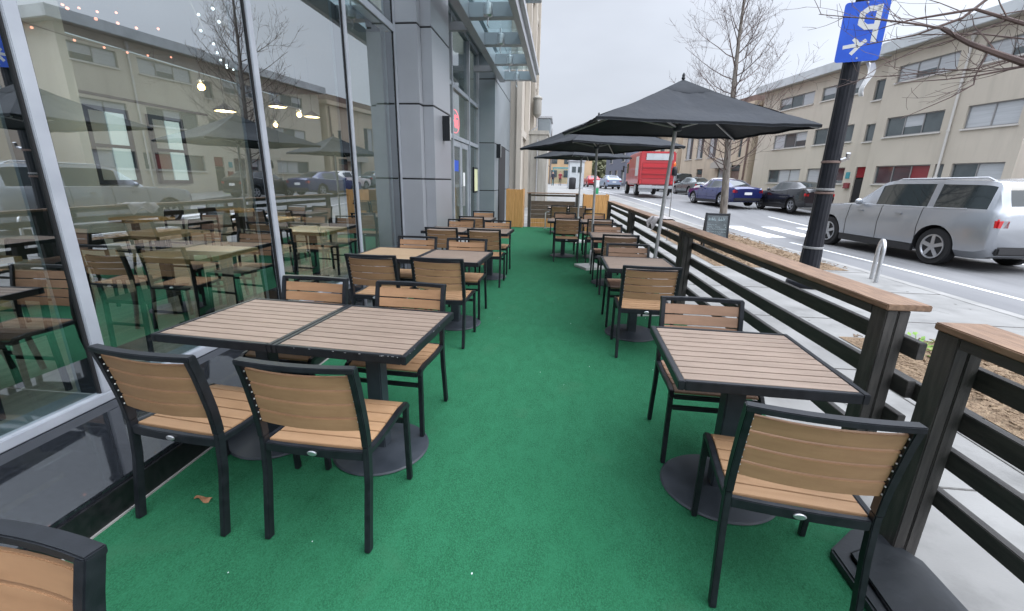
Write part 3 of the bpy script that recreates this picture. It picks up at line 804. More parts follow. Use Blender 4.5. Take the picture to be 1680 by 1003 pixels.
# ================================================================== UMBRELLAS
def make_umbrella(name, label, loc, rz, ext, zr, rise, pole_lean=(0, 0)):
    """four sided canopy with half extents ext, rim corners at height zr"""
    t = thing(name, label, 'umbrella', loc, R(rz), 'dark square umbrellas along the fence')
    cor = [Vector((sx*ext[0], sy*ext[1], zr)) for sx, sy in ((1, -1), (1, 1), (-1, 1), (-1, -1))]
    ap = Vector((0, 0, zr+rise)); n = 18
    mb = MB()
    for layer in (0, -.006):
        for k in range(4):
            A, B_ = cor[k], cor[(k+1) % 4]; rows = []
            for i in range(n+1):
                r = i/n; row = []
                for j in range(n+1):
                    u = j/n; e = A.lerp(B_, u)
                    p = ap.lerp(e, r)
                    bell = -.050*math.sin(math.pi*r)*(1-.8*abs(2*u-1))       # cloth sinks between the ribs
                    inn = .045*r*r*4*u*(1-u)                                     # hem bows inwards
                    d = Vector((e.x, e.y, 0)).normalized() if r else Vector((0, 0, 0))
                    p = p-Vector(((A+B_).x, (A+B_).y, 0)).normalized()*inn+Vector((0, 0, bell*1.1+.012*mnoise.noise((u*6+k, r*4, 1))+.006*mnoise.noise((u*15+k, r*9, 4))+layer))
                    row.append(p)
                rows.append(row)
            mb.grid(rows)
            hem = rows[-1]
            mb.grid([[h for h in hem], [h-Vector((0, 0, .022)) for h in hem]])
    mb.build('canopy', M['fabric'], t, smooth=True, angle=35)
    mb = MB()
    for k in range(4):
        A, B_ = cor[k], cor[(k+1) % 4]; rows = []
        for r in (.0, .12, .235, .24):
            bell = -.055*math.sin(math.pi*r)*1.1
            rows.append([ap.lerp(A.lerp(B_, j/8), r)+Vector((0, 0, .010+bell*(1-.55*abs(2*j/8-1))+(.004 if r < .24 else -.006))) for j in range(9)])
        mb.grid(rows)
    mb.build('vent_cap', M['fabric'], t, smooth=True, angle=60)
    hz = zr-.03
    lx, ly = pole_lean
    mb = MB(); mb.tube([(lx, ly, .03), (0, 0, zr+rise-.02)], .021, 14); mb.build('pole', M['pole'], t, smooth=True)
    mb = MB(); mb.lathe([(.03, 0), (.045, .01), (.045, .06), (.03, .07)], (0, 0, hz), 14); mb.lathe([(.03, 0), (.04, .01), (.04, .05), (.03, .06)], (0, 0, zr+rise-.11), 14); mb.build('hub', M['base'], t, smooth=True)
    for k in range(4):
        A = cor[k]
        mb = MB(); mb.tube([ap-Vector((0, 0, .10)), A*.985+Vector((0, 0, -.005))], .009, 6); rb = mb.build('rib', M['pole'], t)
        mid = (ap-Vector((0, 0, .07))).lerp(A, .55)
        mb = MB(); mb.tube([(0, 0, hz+.035), mid-Vector((0, 0, .012))], .010, 6); mb.build('strut', M['pole'], rb)
    mb = MB(); mb.lathe([(.014, 0), (.02, .012), (.014, .03), (.016, .045), (.005, .065)], ap+Vector((0, 0, .012)), 12); mb.build('finial', M['black'], t, smooth=True)
    return t
def pale_foot(t, lean=(0, 0), s=.42):
    mb = MB(); mb.box((lean[0], lean[1], .022), (s, s, .044)); b_ = mb.build('base_plate', M['plate'], t, bevel=.004)
    mb = MB(); mb.lathe([(.032, 0), (.032, .26), (.027, .27)], (lean[0], lean[1], .044), 14); mb.build('sleeve', M['steel'], b_, smooth=True)
u1 = make_umbrella('patio_umbrella', 'biggest dark square umbrella, over the second fence table beside the tall bare tree', (1.23, 5.25, .014), 12.5, (1.12, .70), 2.09, .47, (-.10, .06))
pale_foot(u1, (-.10, .06))
u2 = make_umbrella('patio_umbrella', 'middle dark square umbrella, its pale foot plate showing on the carpet', (.58, 8.1, .014), 27, (1.02, 1.02), 2.09, .48, (-.02, -.1))
pale_foot(u2, (-.02, -.1), .44)
u3 = make_umbrella('patio_umbrella', 'farther dark square umbrella, low behind the middle one', (.47, 11.5, .014), 33, (.86, .86), 2.09, .42)
pale_foot(u3)

# ================================================================== FENCE
CAPZ = 1.035
def fx(y): return 1.525-.016*(y-2)
def fence_panel(label, y0, y1, posts, post_w=.10, foot=False, bare_ends=(0, 0)):
    t = thing('fence_panel', label, 'fence', (fx(y0), y0, 0), 0, 'dark fence panels with wooden caps')
    X = lambda y: fx(y)-fx(y0)
    for p in posts:
        mb = MB(); mb.b2(X(p)-.050, X(p)-.004, p-y0-post_w/2, p-y0+post_w/2, .02, CAPZ-.029); mb.b2(X(p)-.001, X(p)+.048, p-y0-post_w/2, p-y0+post_w/2, .02, CAPZ-.029)
        po = mb.build('post', M['fence'], t, bevel=.004)
    for k, (zt, hgt) in enumerate(((CAPZ-.030, .042), (.885, .078), (.705, .082), (.535, .080), (.350, .072))):
        e0, e1 = bare_ends
        mb = MB()
        if k: mb.bar((X(y0-e0)+.068, -e0, zt-hgt/2), (X(y1+e1)+.068, y1-y0+e1, zt-hgt/2), .036, hgt)
        else:
            q0, q1 = posts[0]+post_w/2+.001, posts[-1]-post_w/2-.001
            mb.bar((X(q0)-.03, q0-y0, zt-hgt/2), (X(q1)-.03, q1-y0, zt-hgt/2), .036, hgt)
        mb.build('rail', M['fenceh'], t, bevel=.003)
    mb = MB(); c0 = -.06; c1 = .06
    a0, a1 = posts[0]-y0-.06, posts[-1]-y0+.055
    mb.bar((X(y0+a0)+.03, a0, CAPZ-.014), (X(y0+a1)+.03, a1, CAPZ-.014), .185, .028); mb.build('cap', M['cap'], t, bevel=.004)
    if foot:
        p = posts[0]
    return t
fence_panel('dark fence panel closest to the camera, with mulch showing between its rails', -1.6, 1.78, [-1.4, 1.72][::1], bare_ends=(0, .02))
fence_panel('long dark fence panel in front of the lamp post, its cap ending at the gap', 2.05, 5.27, [2.08, 5.2], bare_ends=(.10, 0))
fence_panel('dark fence panel behind the leaning silver pole, grey rag on its cap', 5.30, 8.95, [5.345, 8.88], bare_ends=(0, 0))
fence_panel('farther short dark fence panel that ends at the wooden planter', 9.03, 12.6, [9.06, 12.55], bare_ends=(0, 0))
# link board across the gap between the first two panels
mb = MB(); mb.bar((fx(1.78)+.105, 1.66, .655), (fx(2.05)+.105, 2.16, .655), .03, .08)
tag(mb.build('link_board', M['fenceh'], bevel=.003), 'short dark board bridging the gap between the two close fence panels', 'board')
# black ballast at the foot of the near post
mb = MB()
mb.prism([(-.26, -.34), (.09, -.34), (.10, .06), (.02, .20), (-.08, .22), (-.25, .08)], 'z', 0, .045)
mb.prism([(-.22, -.30), (.04, -.30), (.06, .02), (-.05, .12), (-.2, .05)], 'z', .045, .062)
o = mb.build('post_ballast', M['tarp'], bevel=.02); o.location = (1.46, 1.55, .014)
tag(o, 'black ballast plate around the foot of the fence post by the big chair', 'ballast')
# grey rag on the cap
mb = MB(); rows = []
for i in range(15):
    r = []
    for j in range(13):
        u, v = i/14-.5, j/12-.5
        x = u*.34; y = v*.5
        z = .012+.02*mnoise.noise((u*6, v*6, 3))+.02*max(0, .4-abs(v))
        if x < -.10: z -= (-.10-x)*1.7*(1+.4*math.sin(v*9))
        if x > .11: z -= (x-.11)*1.3
        r.append((x, y, z))
    rows.append(r)
mb.grid(rows); mb.grid([[(p[0], p[1], p[2]-.008) for p in r] for r in rows])
o = mb.build('rag', M['cloth'], smooth=True, angle=60); o.location = (fx(6.6)+.03, 6.65, CAPZ+.004)
tag(o, 'crumpled grey rag draped over the fence cap beside the leaning pole', 'rag')
# end barrier and planters
t = thing('end_barrier', 'low brown board barrier closing the far end of the terrace', 'barrier', (-.24, 15.05, 0))
for s in (-1, 1):
    mb = MB(); mb.box((s*.79, 0, .57), (.10, .10, 1.12)); mb.build('post', M['fence'], t, bevel=.004)
mb = MB(); mb.box((0, 0, 1.135), (1.72, .16, .035)); mb.build('cap', M['cap'], t, bevel=.004)
for k in range(6):
    mb = MB(); mb.box((0, .02, .085+k*.145), (1.47, .03, .139)); mb.build('board', M['gateb'] if k > 1 else M['oak'], t, bevel=.003)
mb = MB(); mb.box((0, .02, 1.06), (1.47, .03, .06)); mb.build('board', M['gateb'], t)
mb = MB(); mb.tube([(-.22, -.35, 0), (-.22, -.35, .52), (-.10, -.35, .55)], .02, 8); mb.lathe([(.05, 0), (.05, .012)], (-.22, -.35, 0), 12)
o = mb.build('hand_post', M['steel'], smooth=True); o.location = (-.24, 15.0, .014); tag(o, 'short bare metal stub pole standing before the brown barrier', 'pole')
def planter(label, x, y, w, d, h_):
    t = thing('planter_box', label, 'planter', (x, y, 0), 0, 'oak planter boxes at the end of the terrace')
    for nm, c_, sz in (('side_panel', (0, -d/2, h_/2), (w-.05, .03, h_-.05)), ('side_panel', (0, d/2, h_/2), (w-.05, .03, h_-.05)), ('side_panel', (-w/2, 0, h_/2), (.03, d-.05, h_-.05)), ('side_panel', (w/2, 0, h_/2), (.03, d-.05, h_-.05))):
        mb = MB(); n = 5
        for k in range(n):
            if sz[0] > sz[1]: ww = sz[0]/n; mb.box((c_[0]-sz[0]/2+ww*(k+.5), c_[1], c_[2]), (ww-.006, sz[1], sz[2]))
            else: ww = sz[1]/n; mb.box((c_[0], c_[1]-sz[1]/2+ww*(k+.5), c_[2]), (sz[0], ww-.006, sz[2]))
        mb.build(nm, M['oak'], t)
    for a in (-1, 1):
        for b_ in (-1, 1):
            mb = MB(); mb.box((a*w/2, b_*d/2, h_/2), (.05, .05, h_)); mb.build('corner_trim', M['oak'], t, bevel=.003)
    mb = MB(); mb.box((0, 0, h_-.05), (w-.08, d-.08, .02)); mb.build('soil', M['mulch'], t)
planter('tall oak box at the end of the terrace by the slate wall', -1.50, 15.0, .52, .5, 1.26)
planter('wide oak box at the end of the fence behind the far tables', 1.10, 14.3, .72, .55, 1.16)
# litter
mb = MB()
rows = [[(i*.012-.04, j*.008-.012+.006*math.sin(i*.9), .004+.006*math.sin(i*.8+j)) for j in range(4)] for i in range(8)]
mb.grid(rows); mb.grid([[(p[0], p[1], p[2]-.002) for p in r] for r in rows])
o = mb.build('dry_leaf', M['leaf']); o.location = (-1.65, 1.60, .018); o.rotation_euler = (0, 0, -.1); tag(o, 'curled brown dry leaf on the carpet beside a chair leg', 'leaf')
rr = random.Random(4); mb = MB()
for k in range(22):
    mb.ball((rr.uniform(-1.7, 1.3), rr.uniform(.9, 6), .017), rr.uniform(.0015, .0035), 4, (1, 1.6, .7))
tag(mb.build('litter', M['paperw']), kind='stuff')
# plants in the near bed
t = thing('weed_plant', 'small bright green weed growing in the mulch beyond the fence gap', 'plant', (3.42, 4.26, .03))
rr = random.Random(5); mb = MB()
for k in range(46):
    a = rr.uniform(0, 6.28); r = rr.uniform(.03, .17); hh = rr.uniform(.03, .15)
    p = Vector((r*math.cos(a), r*math.sin(a), hh)); d = Vector((math.cos(a), math.sin(a), rr.uniform(-.2, .5))).normalized(); s_ = d.cross(Vector((0, 0, 1))).normalized()*.018; l = .06
    mb.add([p, p+d*l*.5+s_, p+d*l, p+d*l*.5-s_], [(0, 1, 2, 3)])
    mb.tube([(0, 0, 0), p], .002, 3)
mb.build('leaves', M['leafg'], t, fix=False)

# ================================================================== INTERIOR FURNITURE
def inner_table(x, y, rz, label):
    t = thing('dining_table', label, 'dining table', (x, y, .02), R(rz), 'butcher block tables inside the restaurant')
    mb = MB(); mb.box((0, 0, .745), (.8, .8, .045)); mb.build('tabletop', M['iwood'], t, bevel=.004)
    mb = MB(); mb.box((0, 0, .37), (.08, .08, .70)); mb.build('pedestal', M['black'], t)
    mb = MB(); mb.box((0, 0, .012), (.55, .08, .024)); mb.box((0, 0, .0125), (.08, .55, .024)); mb.build('foot', M['black'], t)
    return t
def inner_chair():
    t = thing('dining_chair', 'chair', 'chair')
    mb = MB(); mb.box((0, 0, .45), (.40, .40, .03)); mb.build('seat', M['iseat'], t, bevel=.008)
    mb = MB(); slat(mb, .40, (-.20, .66), (-.235, .86), .03, .02); mb.build('backrest', M['iseat'], t, bevel=.004)
    for a in (-1, 1):
        mb = MB(); mb.sweep([(a*.185, -.21, 0), (a*.185, -.19, .43), (a*.19, -.205, .66), (a*.19, -.235, .85)], .025, .03, (1, 0, 0)); mb.build('leg', M['black'], t)
        mb = MB(); mb.sweep([(a*.185, .20, 0), (a*.18, .18, .435)], .025, .03, (1, 0, 0)); mb.build('leg', M['black'], t)
    mb = MB(); mb.box((0, -.19, .25), (.35, .018, .022)); mb.box((0, .185, .25), (.34, .018, .022)); mb.build('stretcher', M['black'], t)
    return t
ic = inner_chair(); first = True
IT = [(-3.6, 1.75, 'wood topped table inside, half behind the wide pale mullion'), (-3.6, 3.95, 'wood topped table inside the second big pane, close to the glass'),
      (-3.6, 6.1, 'wood topped table inside, behind the double table outdoors'), (-5.2, 3.0, 'wood topped table deeper inside, seen low in the first pane'),
      (-5.2, 5.2, 'wood topped table deeper inside, under the bright pendant lamp'), (-5.2, 7.5, 'wood topped table deeper inside, by the inner pillar'),
      (-7.2, 6.8, 'wood topped table by the inner back windows'), (-7.2, 9.2, 'wood topped table by the inner back wall under the black rail')]
for k, (x, y, lab) in enumerate(IT):
    inner_table(x, y, 0, lab)
    for s, dsc in ((-1, 'turned towards the street end, '), (1, 'turned towards the camera end, ')):
        lb = 'dark inner chair '+dsc+'at the '+lab.replace('wood topped table ', 'table ')
        lb = ' '.join(lb.replace(',', '').split()[:16])
        if first: ic.location = (x, y+s*.55, .02); ic['label'] = lb; ic['group'] = 'dark chairs inside the restaurant'; ic.rotation_euler = (0, 0, 0 if s < 0 else math.pi); first = False
        else: dup(ic, (x+rnd.uniform(-.05, .05), y+s*rnd.uniform(.5, .62), .02), (0 if s < 0 else math.pi)+rnd.uniform(-.15, .15), lb, 'dark chairs inside the restaurant')

# ================================================================== STREET FURNITURE
LX, LY = 3.95, 7.25
t = thing('lamp_post', 'black fluted lamp post on a round base, blue parking sign high on it', 'lamp post', (LX, LY, 0))
mb = MB(); mb.lathe([(.27, 0), (.275, .03), (.27, .075), (.25, .095), (.20, .10), (.17, .14)], n=28); mb.build('base', M['post'], t, smooth=True)
mb = MB(); n = 32; prof = [(.145, .14), (.14, .5), (.122, .9), (.115, 1.4), (.108, 3.0), (.100, 5.2)]
vs = []; 
for r, z in prof:
    for k in range(n):
        rr_ = r*(1 if k % 2 else .965); a = 2*math.pi*k/n; vs.append((rr_*math.cos(a), rr_*math.sin(a), z))
fs = [(i*n+k, i*n+(k+1) % n, (i+1)*n+(k+1) % n, (i+1)*n+k) for i in range(len(prof)-1) for k in range(n)]+[tuple(range((len(prof)-1)*n, len(prof)*n))]
mb.add(vs, fs); mb.build('shaft', M['post'], t)
for z, mm in ((.60, 'frame'), (1.42, 'roofb'), (1.47, 'frame'), (1.86, 'roofb')):
    mb = MB(); mb.lathe([(.112 if z > 1 else .137, 0), (.125 if z > 1 else .142, .004), (.125 if z > 1 else .142, .03), (.112 if z > 1 else .137, .034)], (0, 0, z), 24); mb.build('band', M[mm], t, smooth=True)
mb = MB(); mb.lathe([(.10, 0), (.15, .08), (.12, .2), (.06, .3)], (0, 0, 5.2), 20); mb.build('collar', M['post'], t, smooth=True)
mb = MB(); mb.tube([(.09, -.07, 1.9), (.16, -.10, 1.93), (.15, -.12, 2.0)], .03, 6); mb.build('clamp', M['steel'], t)
# blue parking sign: mirrored P and a three-stroke mark, seen from this side
t = thing('parking_sign', 'blue sign with a mirrored white P near the top of the lamp post', 'sign', (LX-.035, LY-.15, 3.175), R(-17))
mb = MB()
w, h_, c_ = .50, .72, .035
poly = []
for cx_, cz_, a0 in ((w/2-c_, h_-c_, 0), (-w/2+c_, h_-c_, 90), (-w/2+c_, c_, 180), (w/2-c_, c_, 270)):
    for k in range(5):
        a = R(a0+k*22.5); poly.append((cx_+c_*math.cos(a), cz_+c_*math.sin(a)))
mb.prism(poly, 'y', -.004, .004); mb.build('sign_panel', M['signblue'], t)
mb = MB()
def stroke(pts, wd):
    for i in range(len(pts)-1):
        a, b_ = Vector(pts[i]), Vector(pts[i+1]); d = (b_-a).normalized()
        mb.bar((a.x-d.x*wd*.0, -.0052, a.y), (b_.x, -.0052, b_.y), .002, wd, upv=(-d.y, 0, d.x)) if False else None
        nx, nz_ = -d.y*wd/2, d.x*wd/2; e = d*wd*.22
        q = [(a.x-e.x+nx, a.y-e.y+nz_), (b_.x+e.x+nx, b_.y+e.y+nz_), (b_.x+e.x-nx, b_.y+e.y-nz_), (a.x-e.x-nx, a.y-e.y-nz_)]
        s0 = -.0048-.0004*i
        mb.add([(u, s0, v) for u, v in q]+[(u, -.0040, v) for u, v in q], [(0, 1, 2, 3), (0, 4, 5, 1), (1, 5, 6, 2), (2, 6, 7, 3), (3, 7, 4, 0)])
stroke([(.145, .65), (.145, .235)], .062)
stroke([(.145, .625), (.03, .625), (-.035, .575), (-.035, .46), (.03, .41), (.145, .41)], .064)
mb.build('letter', M['signwhite'], t)
mb = MB()
stroke([(-.175, .185), (-.05, .20)], .045); stroke([(-.07, .275), (.0, .195), (.06, .25)], .045); stroke([(.0, .195), (-.075, .10)], .045)
mb.build('symbol', M['signwhite'], t)
for bz in (.70, .04):
    mb = MB(); mb.lathe([(.014, 0), (.010, .008)], n=10); mb.v = [(v[0], -.0045-v[2], v[1]+bz) for v in mb.v]; mb.build('bolt', M['steel'], t)
mb = MB(); mb.tube([(0, .01, .12), (0, .06, .12)], .02, 8); mb.tube([(0, .01, .64), (0, .06, .64)], .02, 8); mb.build('bracket', M['steel'], t)
# torn plastic bag under the sign
mb = MB(); rows = []
for i in range(12):
    r = []
    for j in range(6):
        u, v = j/5-.5, i/11
        r.append((u*.11*(1-.5*v)+.03*math.sin(v*6), .03*math.sin(u*7+v*5), -v*.42))
    rows.append(r)
mb.grid(rows); mb.grid([[(p[0], p[1]+.003, p[2]) for p in r] for r in rows])
o = mb.build('plastic_bag', M['paperw'], smooth=True, angle=80); o.location = (LX+.17, LY-.12, 3.17); tag(o, 'torn white plastic bag hanging below the blue parking sign', 'plastic bag')
mb = MB(); mb.tube([(LX+.16, LY-.12, 3.20), (LX+.18, LY-.12, 3.12), (LX+.15, LY-.12, 3.02)], .004, 4)
# bike rack hoop
mb = MB()
pts = [(0, 0, 0), (0, 0, .52)]+[(.165-.165*math.cos(a), 0, .52+.165*math.sin(a)) for a in [math.pi*k/14 for k in range(1, 14)]]+[(.33, 0, .52), (.33, 0, 0)]
mb.tube(pts, .030, 14)
o = mb.build('bike_rack', M['steel'], smooth=True, angle=50); o.location = (5.32, 7.75, 0); o.rotation_euler = (0, 0, R(68)); tag(o, 'polished steel bike hoop on the pavement between lamp post and silver car', 'bike rack')
# pole without sign by the kerb
t = thing('meter_pole', 'thin grey meter pole standing behind the rag on the fence', 'pole', (2.98, 12.5, 0))
mb = MB(); mb.tube([(0, 0, 0), (0, 0, 1.75)], .016, 8); mb.build('pole', M['steel'], t)
mb = MB(); mb.lathe([(.04, 0), (.07, .02), (.075, .14), (.05, .22), (.02, .24)], (0, 0, 1.72), 12); mb.build('head', M['post'], t, smooth=True)
# sandwich board
t = thing('sandwich_board', 'small chalkboard sandwich sign on the mulch before the bare tree', 'sandwich board', (3.80, 11.2, .03), R(-8))
t.scale = (.84, .84, .84)
for s, nm in ((-1, 'front_board'), (1, 'rear_board')):
    tilt = Matrix.Rotation(R(-12*s*-1), 3, 'X')
    rot = Matrix.Rotation(R(11*s), 3, 'X')
    def at(x, y, z): 
        return rot @ Vector((x, y, z-.98))+Vector((0, s*.02, .98))
    mb = MB()
    mb.box(at(0, 0, .56), (.56, .02, .72), rot=rot); b_ = mb.build(nm, M['chalk'], t)
    mb = MB()
    mb.box(at(-.30, 0, .5), (.05, .035, .98), rot=rot); mb.box(at(.30, 0, .5), (.05, .035, .98), rot=rot); mb.box(at(0, 0, .955), (.55, .034, .05), rot=rot); mb.box(at(0, 0, .18), (.55, .034, .05), rot=rot)
    mb.build('board_frame', M['black'], b_)
    if s < 0:
        mb = MB(); rr = random.Random(3)
        for row, (z, hh) in enumerate(((.82, .10), (.66, .035), (.60, .035), (.54, .03), (.46, .03), (.40, .03))):
            x = -.24
            while x < .22:
                wd = rr.uniform(.02, .06)
                if rr.random() < .85:
                    p = [at(x, -.013, z-hh/2+rr.uniform(0, .2)*hh), at(x+wd*.3, -.013, z+hh/2), at(x+wd*.6, -.013, z-hh/2), at(x+wd, -.013, z+rr.uniform(-.3, .4)*hh)]
                    mb.tube(p, .006 if row == 0 else .0035, 4)
                x += wd+.012
        mb.build('chalk_marks', M['chalkw'], b_)
# dark rubbish bag behind the board
mb = MB(); mb.ball((0, 0, .13), .18, 8, (1.3, .8, .8))
mb.v = [(v[0]+.03*mnoise.noise((v[0]*9, v[1]*9, v[2]*9)), v[1], v[2]+.02*mnoise.noise((v[0]*12, v[1]*7, 2))) for v in mb.v]
o = mb.build('rubbish_bag', M['clothd'], smooth=True); o.location = (3.95, 11.0, .03); tag(o, 'dark crumpled bag on the mulch under the chalkboard', 'bag')

# ================================================================== CARS
def hide_tmp(o): bpy.data.objects.remove(o, do_unlink=True)
def car(name, label, cat, loc, rz, paint, L, W, st, glass, wheels, wr, group=None, rails=False, clad=True, tail='band', plate=True):
    """st: stations (x from nose, zlow, zbelt, zroof, hw_low, hw_belt, hw_roof); glass: {'side': intervals, 'front': [...], 'rear': [...]}"""
    t = thing(name, label, cat, loc, R(rz), group)
    st0 = st; sub_ = 4
    def mono(xs, vs, x, i):
        def slope(j):
            if j <= 0 or j >= len(xs)-1: return 0 if j <= 0 else (vs[-1]-vs[-2])/(xs[-1]-xs[-2])
            a = (vs[j]-vs[j-1])/(xs[j]-xs[j-1]); b_ = (vs[j+1]-vs[j])/(xs[j+1]-xs[j])
            return 0 if a*b_ <= 0 else 2*a*b_/(a+b_)
        h_ = xs[i+1]-xs[i]; k = (x-xs[i])/h_; m0, m1 = slope(i)*h_, slope(i+1)*h_
        return vs[i]*(2*k**3-3*k*k+1)+m0*(k**3-2*k*k+k)+vs[i+1]*(3*k*k-2*k**3)+m1*(k**3-k*k)
    xs = [q[0] for q in st0]; dense = []; owner = []
    for i in range(len(st0)-1):
        for j in range(sub_):
            x = xs[i]+(xs[i+1]-xs[i])*j/sub_
            row = [x]
            for c_ in range(1, 7):
                vs_ = [q[c_] for q in st0]
                row.append(mono(xs, vs_, x, i) if c_ != 3 else vs_[i]+(vs_[i+1]-vs_[i])*(j/sub_) if i in glass['front'] else mono(xs, vs_, x, i))
            dense.append(tuple(row)); owner.append(i)
    dense.append(tuple(st0[-1]))
    half = []
    for (x, zl, zb, zr, hl, hb, hr) in dense:
        zm = zl+(zb-zl)*.55
        k = .86
        half.append([(0, zl), (hl-.12, zl), (hl, zl+.14), ((hl+hb)/2+.035, zm), (hb, zb-.07), (hb-.035, zb), (hb-.035+(hr+.02-hb+.035)*k, zb+(zr-.035-zb)*k), (hr, zr-.03), (hr-.13, zr-.004), (0, zr+.012)])
    nr = len(half[0]); mb = MB(); rings = []
    for (s, h_) in zip(dense, half):
        y = L/2-s[0]
        ring_ = [(p[0], y, p[1]) for p in h_]+[(-p[0], y, p[1]) for p in h_[-2:0:-1]]
        rings.append(ring_)
    n = len(rings[0]); mb.v = [p for r in rings for p in r]
    for i in range(len(rings)-1):
        for k in range(n):
            a, b_ = i*n+k, i*n+(k+1) % n
            mb.f.append((a, b_, b_+n, a+n))
            kk = k if k < nr-1 else (n-1-k)
            mi = 0
            oi_ = owner[i]
            if kk == 5 and oi_ in glass['side']: mi = 1
            if kk == 8 and (oi_ in glass['front'] or oi_ in glass['rear']): mi = 1
            mb.mi.append(mi)
    mb.f.append(tuple(range(n))); mb.mi.append(0); e = (len(rings)-1)*n; mb.f.append(tuple(range(e+n-1, e-1, -1))); mb.mi.append(0)
    body = mb.build('body_tmp', [paint, M['carglass'], M['plastic']])
    cb = MB()
    for wx in wheels:
        for s in (-1, 1):
            cb.cur = 2
            o0 = len(cb.v); nn = 28
            r = wr*1.17; y = L/2-wx
            for xx in (s*(W/2-.28), s*(W/2+.3)):
                for q in range(nn): a = 2*math.pi*q/nn; cb.v.append((xx, y+r*math.cos(a), wr+r*math.sin(a)))
            for q in range(nn): cb.f.append((o0+q, o0+(q+1) % nn, o0+nn+(q+1) % nn, o0+nn+q)); cb.mi.append(2)
            cb.f.append(tuple(range(o0+nn-1, o0-1, -1))); cb.f.append(tuple(range(o0+nn, o0+2*nn))); cb.mi += [2, 2]
    cut = cb.build('cut_tmp', [paint, M['carglass'], M['plastic']])
    md = body.modifiers.new('b', 'BOOLEAN'); md.operation = 'DIFFERENCE'; md.object = cut; md.solver = 'EXACT'
    bpy.context.view_layer.update()
    me = bpy.data.meshes.new_from_object(body.evaluated_get(bpy.context.evaluated_depsgraph_get()))
    hide_tmp(body); hide_tmp(cut)
    ymid = L/2-sum(wheels)/2
    for mi, nm, mat, qd in [(0, 'body', paint, None), (1, 'windows', M['carglass'], None)]+[(2, 'wheel_arch', M['plastic'], (a_, b_)) for a_ in (-1, 1) for b_ in (-1, 1)]:
        bm = bmesh.new(); bm.from_mesh(me)
        bmesh.ops.delete(bm, geom=[f for f in bm.faces if f.material_index != mi or (qd and (f.calc_center_median().x*qd[0] < 0 or (f.calc_center_median().y-ymid)*qd[1] < 0))], context='FACES')
        bmesh.ops.remove_doubles(bm, verts=bm.verts, dist=.0002)
        m2 = bpy.data.meshes.new(nm); bm.to_mesh(m2); bm.free()
        m2.materials.clear(); m2.materials.append(mat)
        m2.polygons.foreach_set('material_index', [0]*len(m2.polygons)); m2.polygons.foreach_set('use_smooth', [True]*len(m2.polygons)); m2.set_sharp_from_angle(angle=R(28))
        o = bpy.data.objects.new(nm, m2); COL.objects.link(o); o.parent = t
    for wx in wheels:
        for s in (-1, 1):
            y = L/2-wx
            mb = MB(); prof = [(wr*.62, -.10), (wr*.93, -.105), (wr, -.08), (wr, .08), (wr*.93, .105), (wr*.62, .10)]
            mb.lathe(prof, n=28); mb.v = [(s*(W/2-.14)+v[2]*s, y+v[0], wr+v[1]) for v in mb.v]; w_ = mb.build('wheel', M['tyre'], t, smooth=True)
            mb = MB(); mb.lathe([(wr*.66, 0), (wr*.66, .022), (wr*.60, .022), (wr*.57, .0)], n=28); mb.lathe([(.07, 0), (.06, .02)], n=12)
            for q in range(5):
                a = 2*math.pi*q/5+.3; mb.bar((0, 0, .012), (wr*.6*math.cos(a), wr*.6*math.sin(a), .010), .075, .018)
            mb.v = [(s*(W/2-.042)+v[2]*s, y+v[0], wr+v[1]) for v in mb.v]; mb.build('rim', M['rim'], w_)
    last = st[-1]; zb = last[2]
    yr = -L/2
    def sec(z_): return last[5]
    for s in (-1, 1):
        st2 = st[-2]
        x = s*(st2[5]-.02)
        mb = MB(); mb.box((x-s*.105, yr+.20, zb-.12), (.26, .40, .19)); mb.build('tail_light', M['taillight'], t, bevel=.03)
        f = st[1]; mb = MB(); mb.box((s*(f[5]-.12), L/2-f[0]-.10, f[2]-.12), (.28, .22, .12)); mb.build('headlight', M['headlight'], t, bevel=.03)
        g0 = st[glass['front'][0]]; y = L/2-g0[0]-.42
        mb = MB(); mb.ball((s*(g0[5]+.10), y, g0[2]+.07), .10, 8, (1.0, .6, .75)); mb.box((s*(g0[5]+.0), y, g0[2]+.03), (.1, .05, .04)); mb.build('mirror', paint, t, smooth=True)
        if rails:
            r0, r1 = st[glass['front'][-1]+1], st[glass['rear'][0]]
            mb = MB(); mb.tube([(s*(r0[6]-.06), L/2-r0[0]-.15, r0[3]-.02), (s*(r0[6]-.06), L/2-r0[0]-.35, r0[3]+.06), (s*(r1[6]-.06), L/2-r1[0]+.3, r1[3]+.07), (s*(r1[6]-.06), L/2-r1[0]+.1, r1[3]-.02)], .018, 6); mb.build('roof_rail', M['alu'], t, smooth=True)
        if clad:
            w0, w1 = wheels
            mb = MB(); mb.box((s*(W/2-.045), L/2-(w0+w1)/2, st[3][1]+.05), (.07, w1-w0-2*wr*1.17, .15)); mb.build('sill_trim', M['plastic'], t, bevel=.01)
            mb = MB()
            for fr in (.36, .72):
                y = L/2-(w0+(w1-w0)*fr)
                mb.box((s*(W/2+.006), y-.35*0+.10, st[4][2]-.14), (.03, .17, .03))
            mb.build('handle', paint, t, bevel=.006)
    def ringat(x):
        for i in range(len(dense)-1):
            if dense[i][0] <= x <= dense[i+1][0]:
                k = (x-dense[i][0])/(dense[i+1][0]-dense[i][0]); return [(half[i][q][0]*(1-k)+half[i+1][q][0]*k, half[i][q][1]*(1-k)+half[i+1][q][1]*k) for q in range(len(half[i]))]
    w0, w1 = wheels
    for fr in (.20, .52, .86):
        rg = ringat(w0+(w1-w0)*fr); yy_ = L/2-(w0+(w1-w0)*fr)
        for s in (-1, 1):
            mb = MB(); mb.tube([(s*(rg[q][0]+.001), yy_-(.0 if q > 3 or fr < .8 else .0), rg[q][1]) for q in (2, 3, 4, 5)], .007, 5); mb.build('door_seam', M['joint'], t)
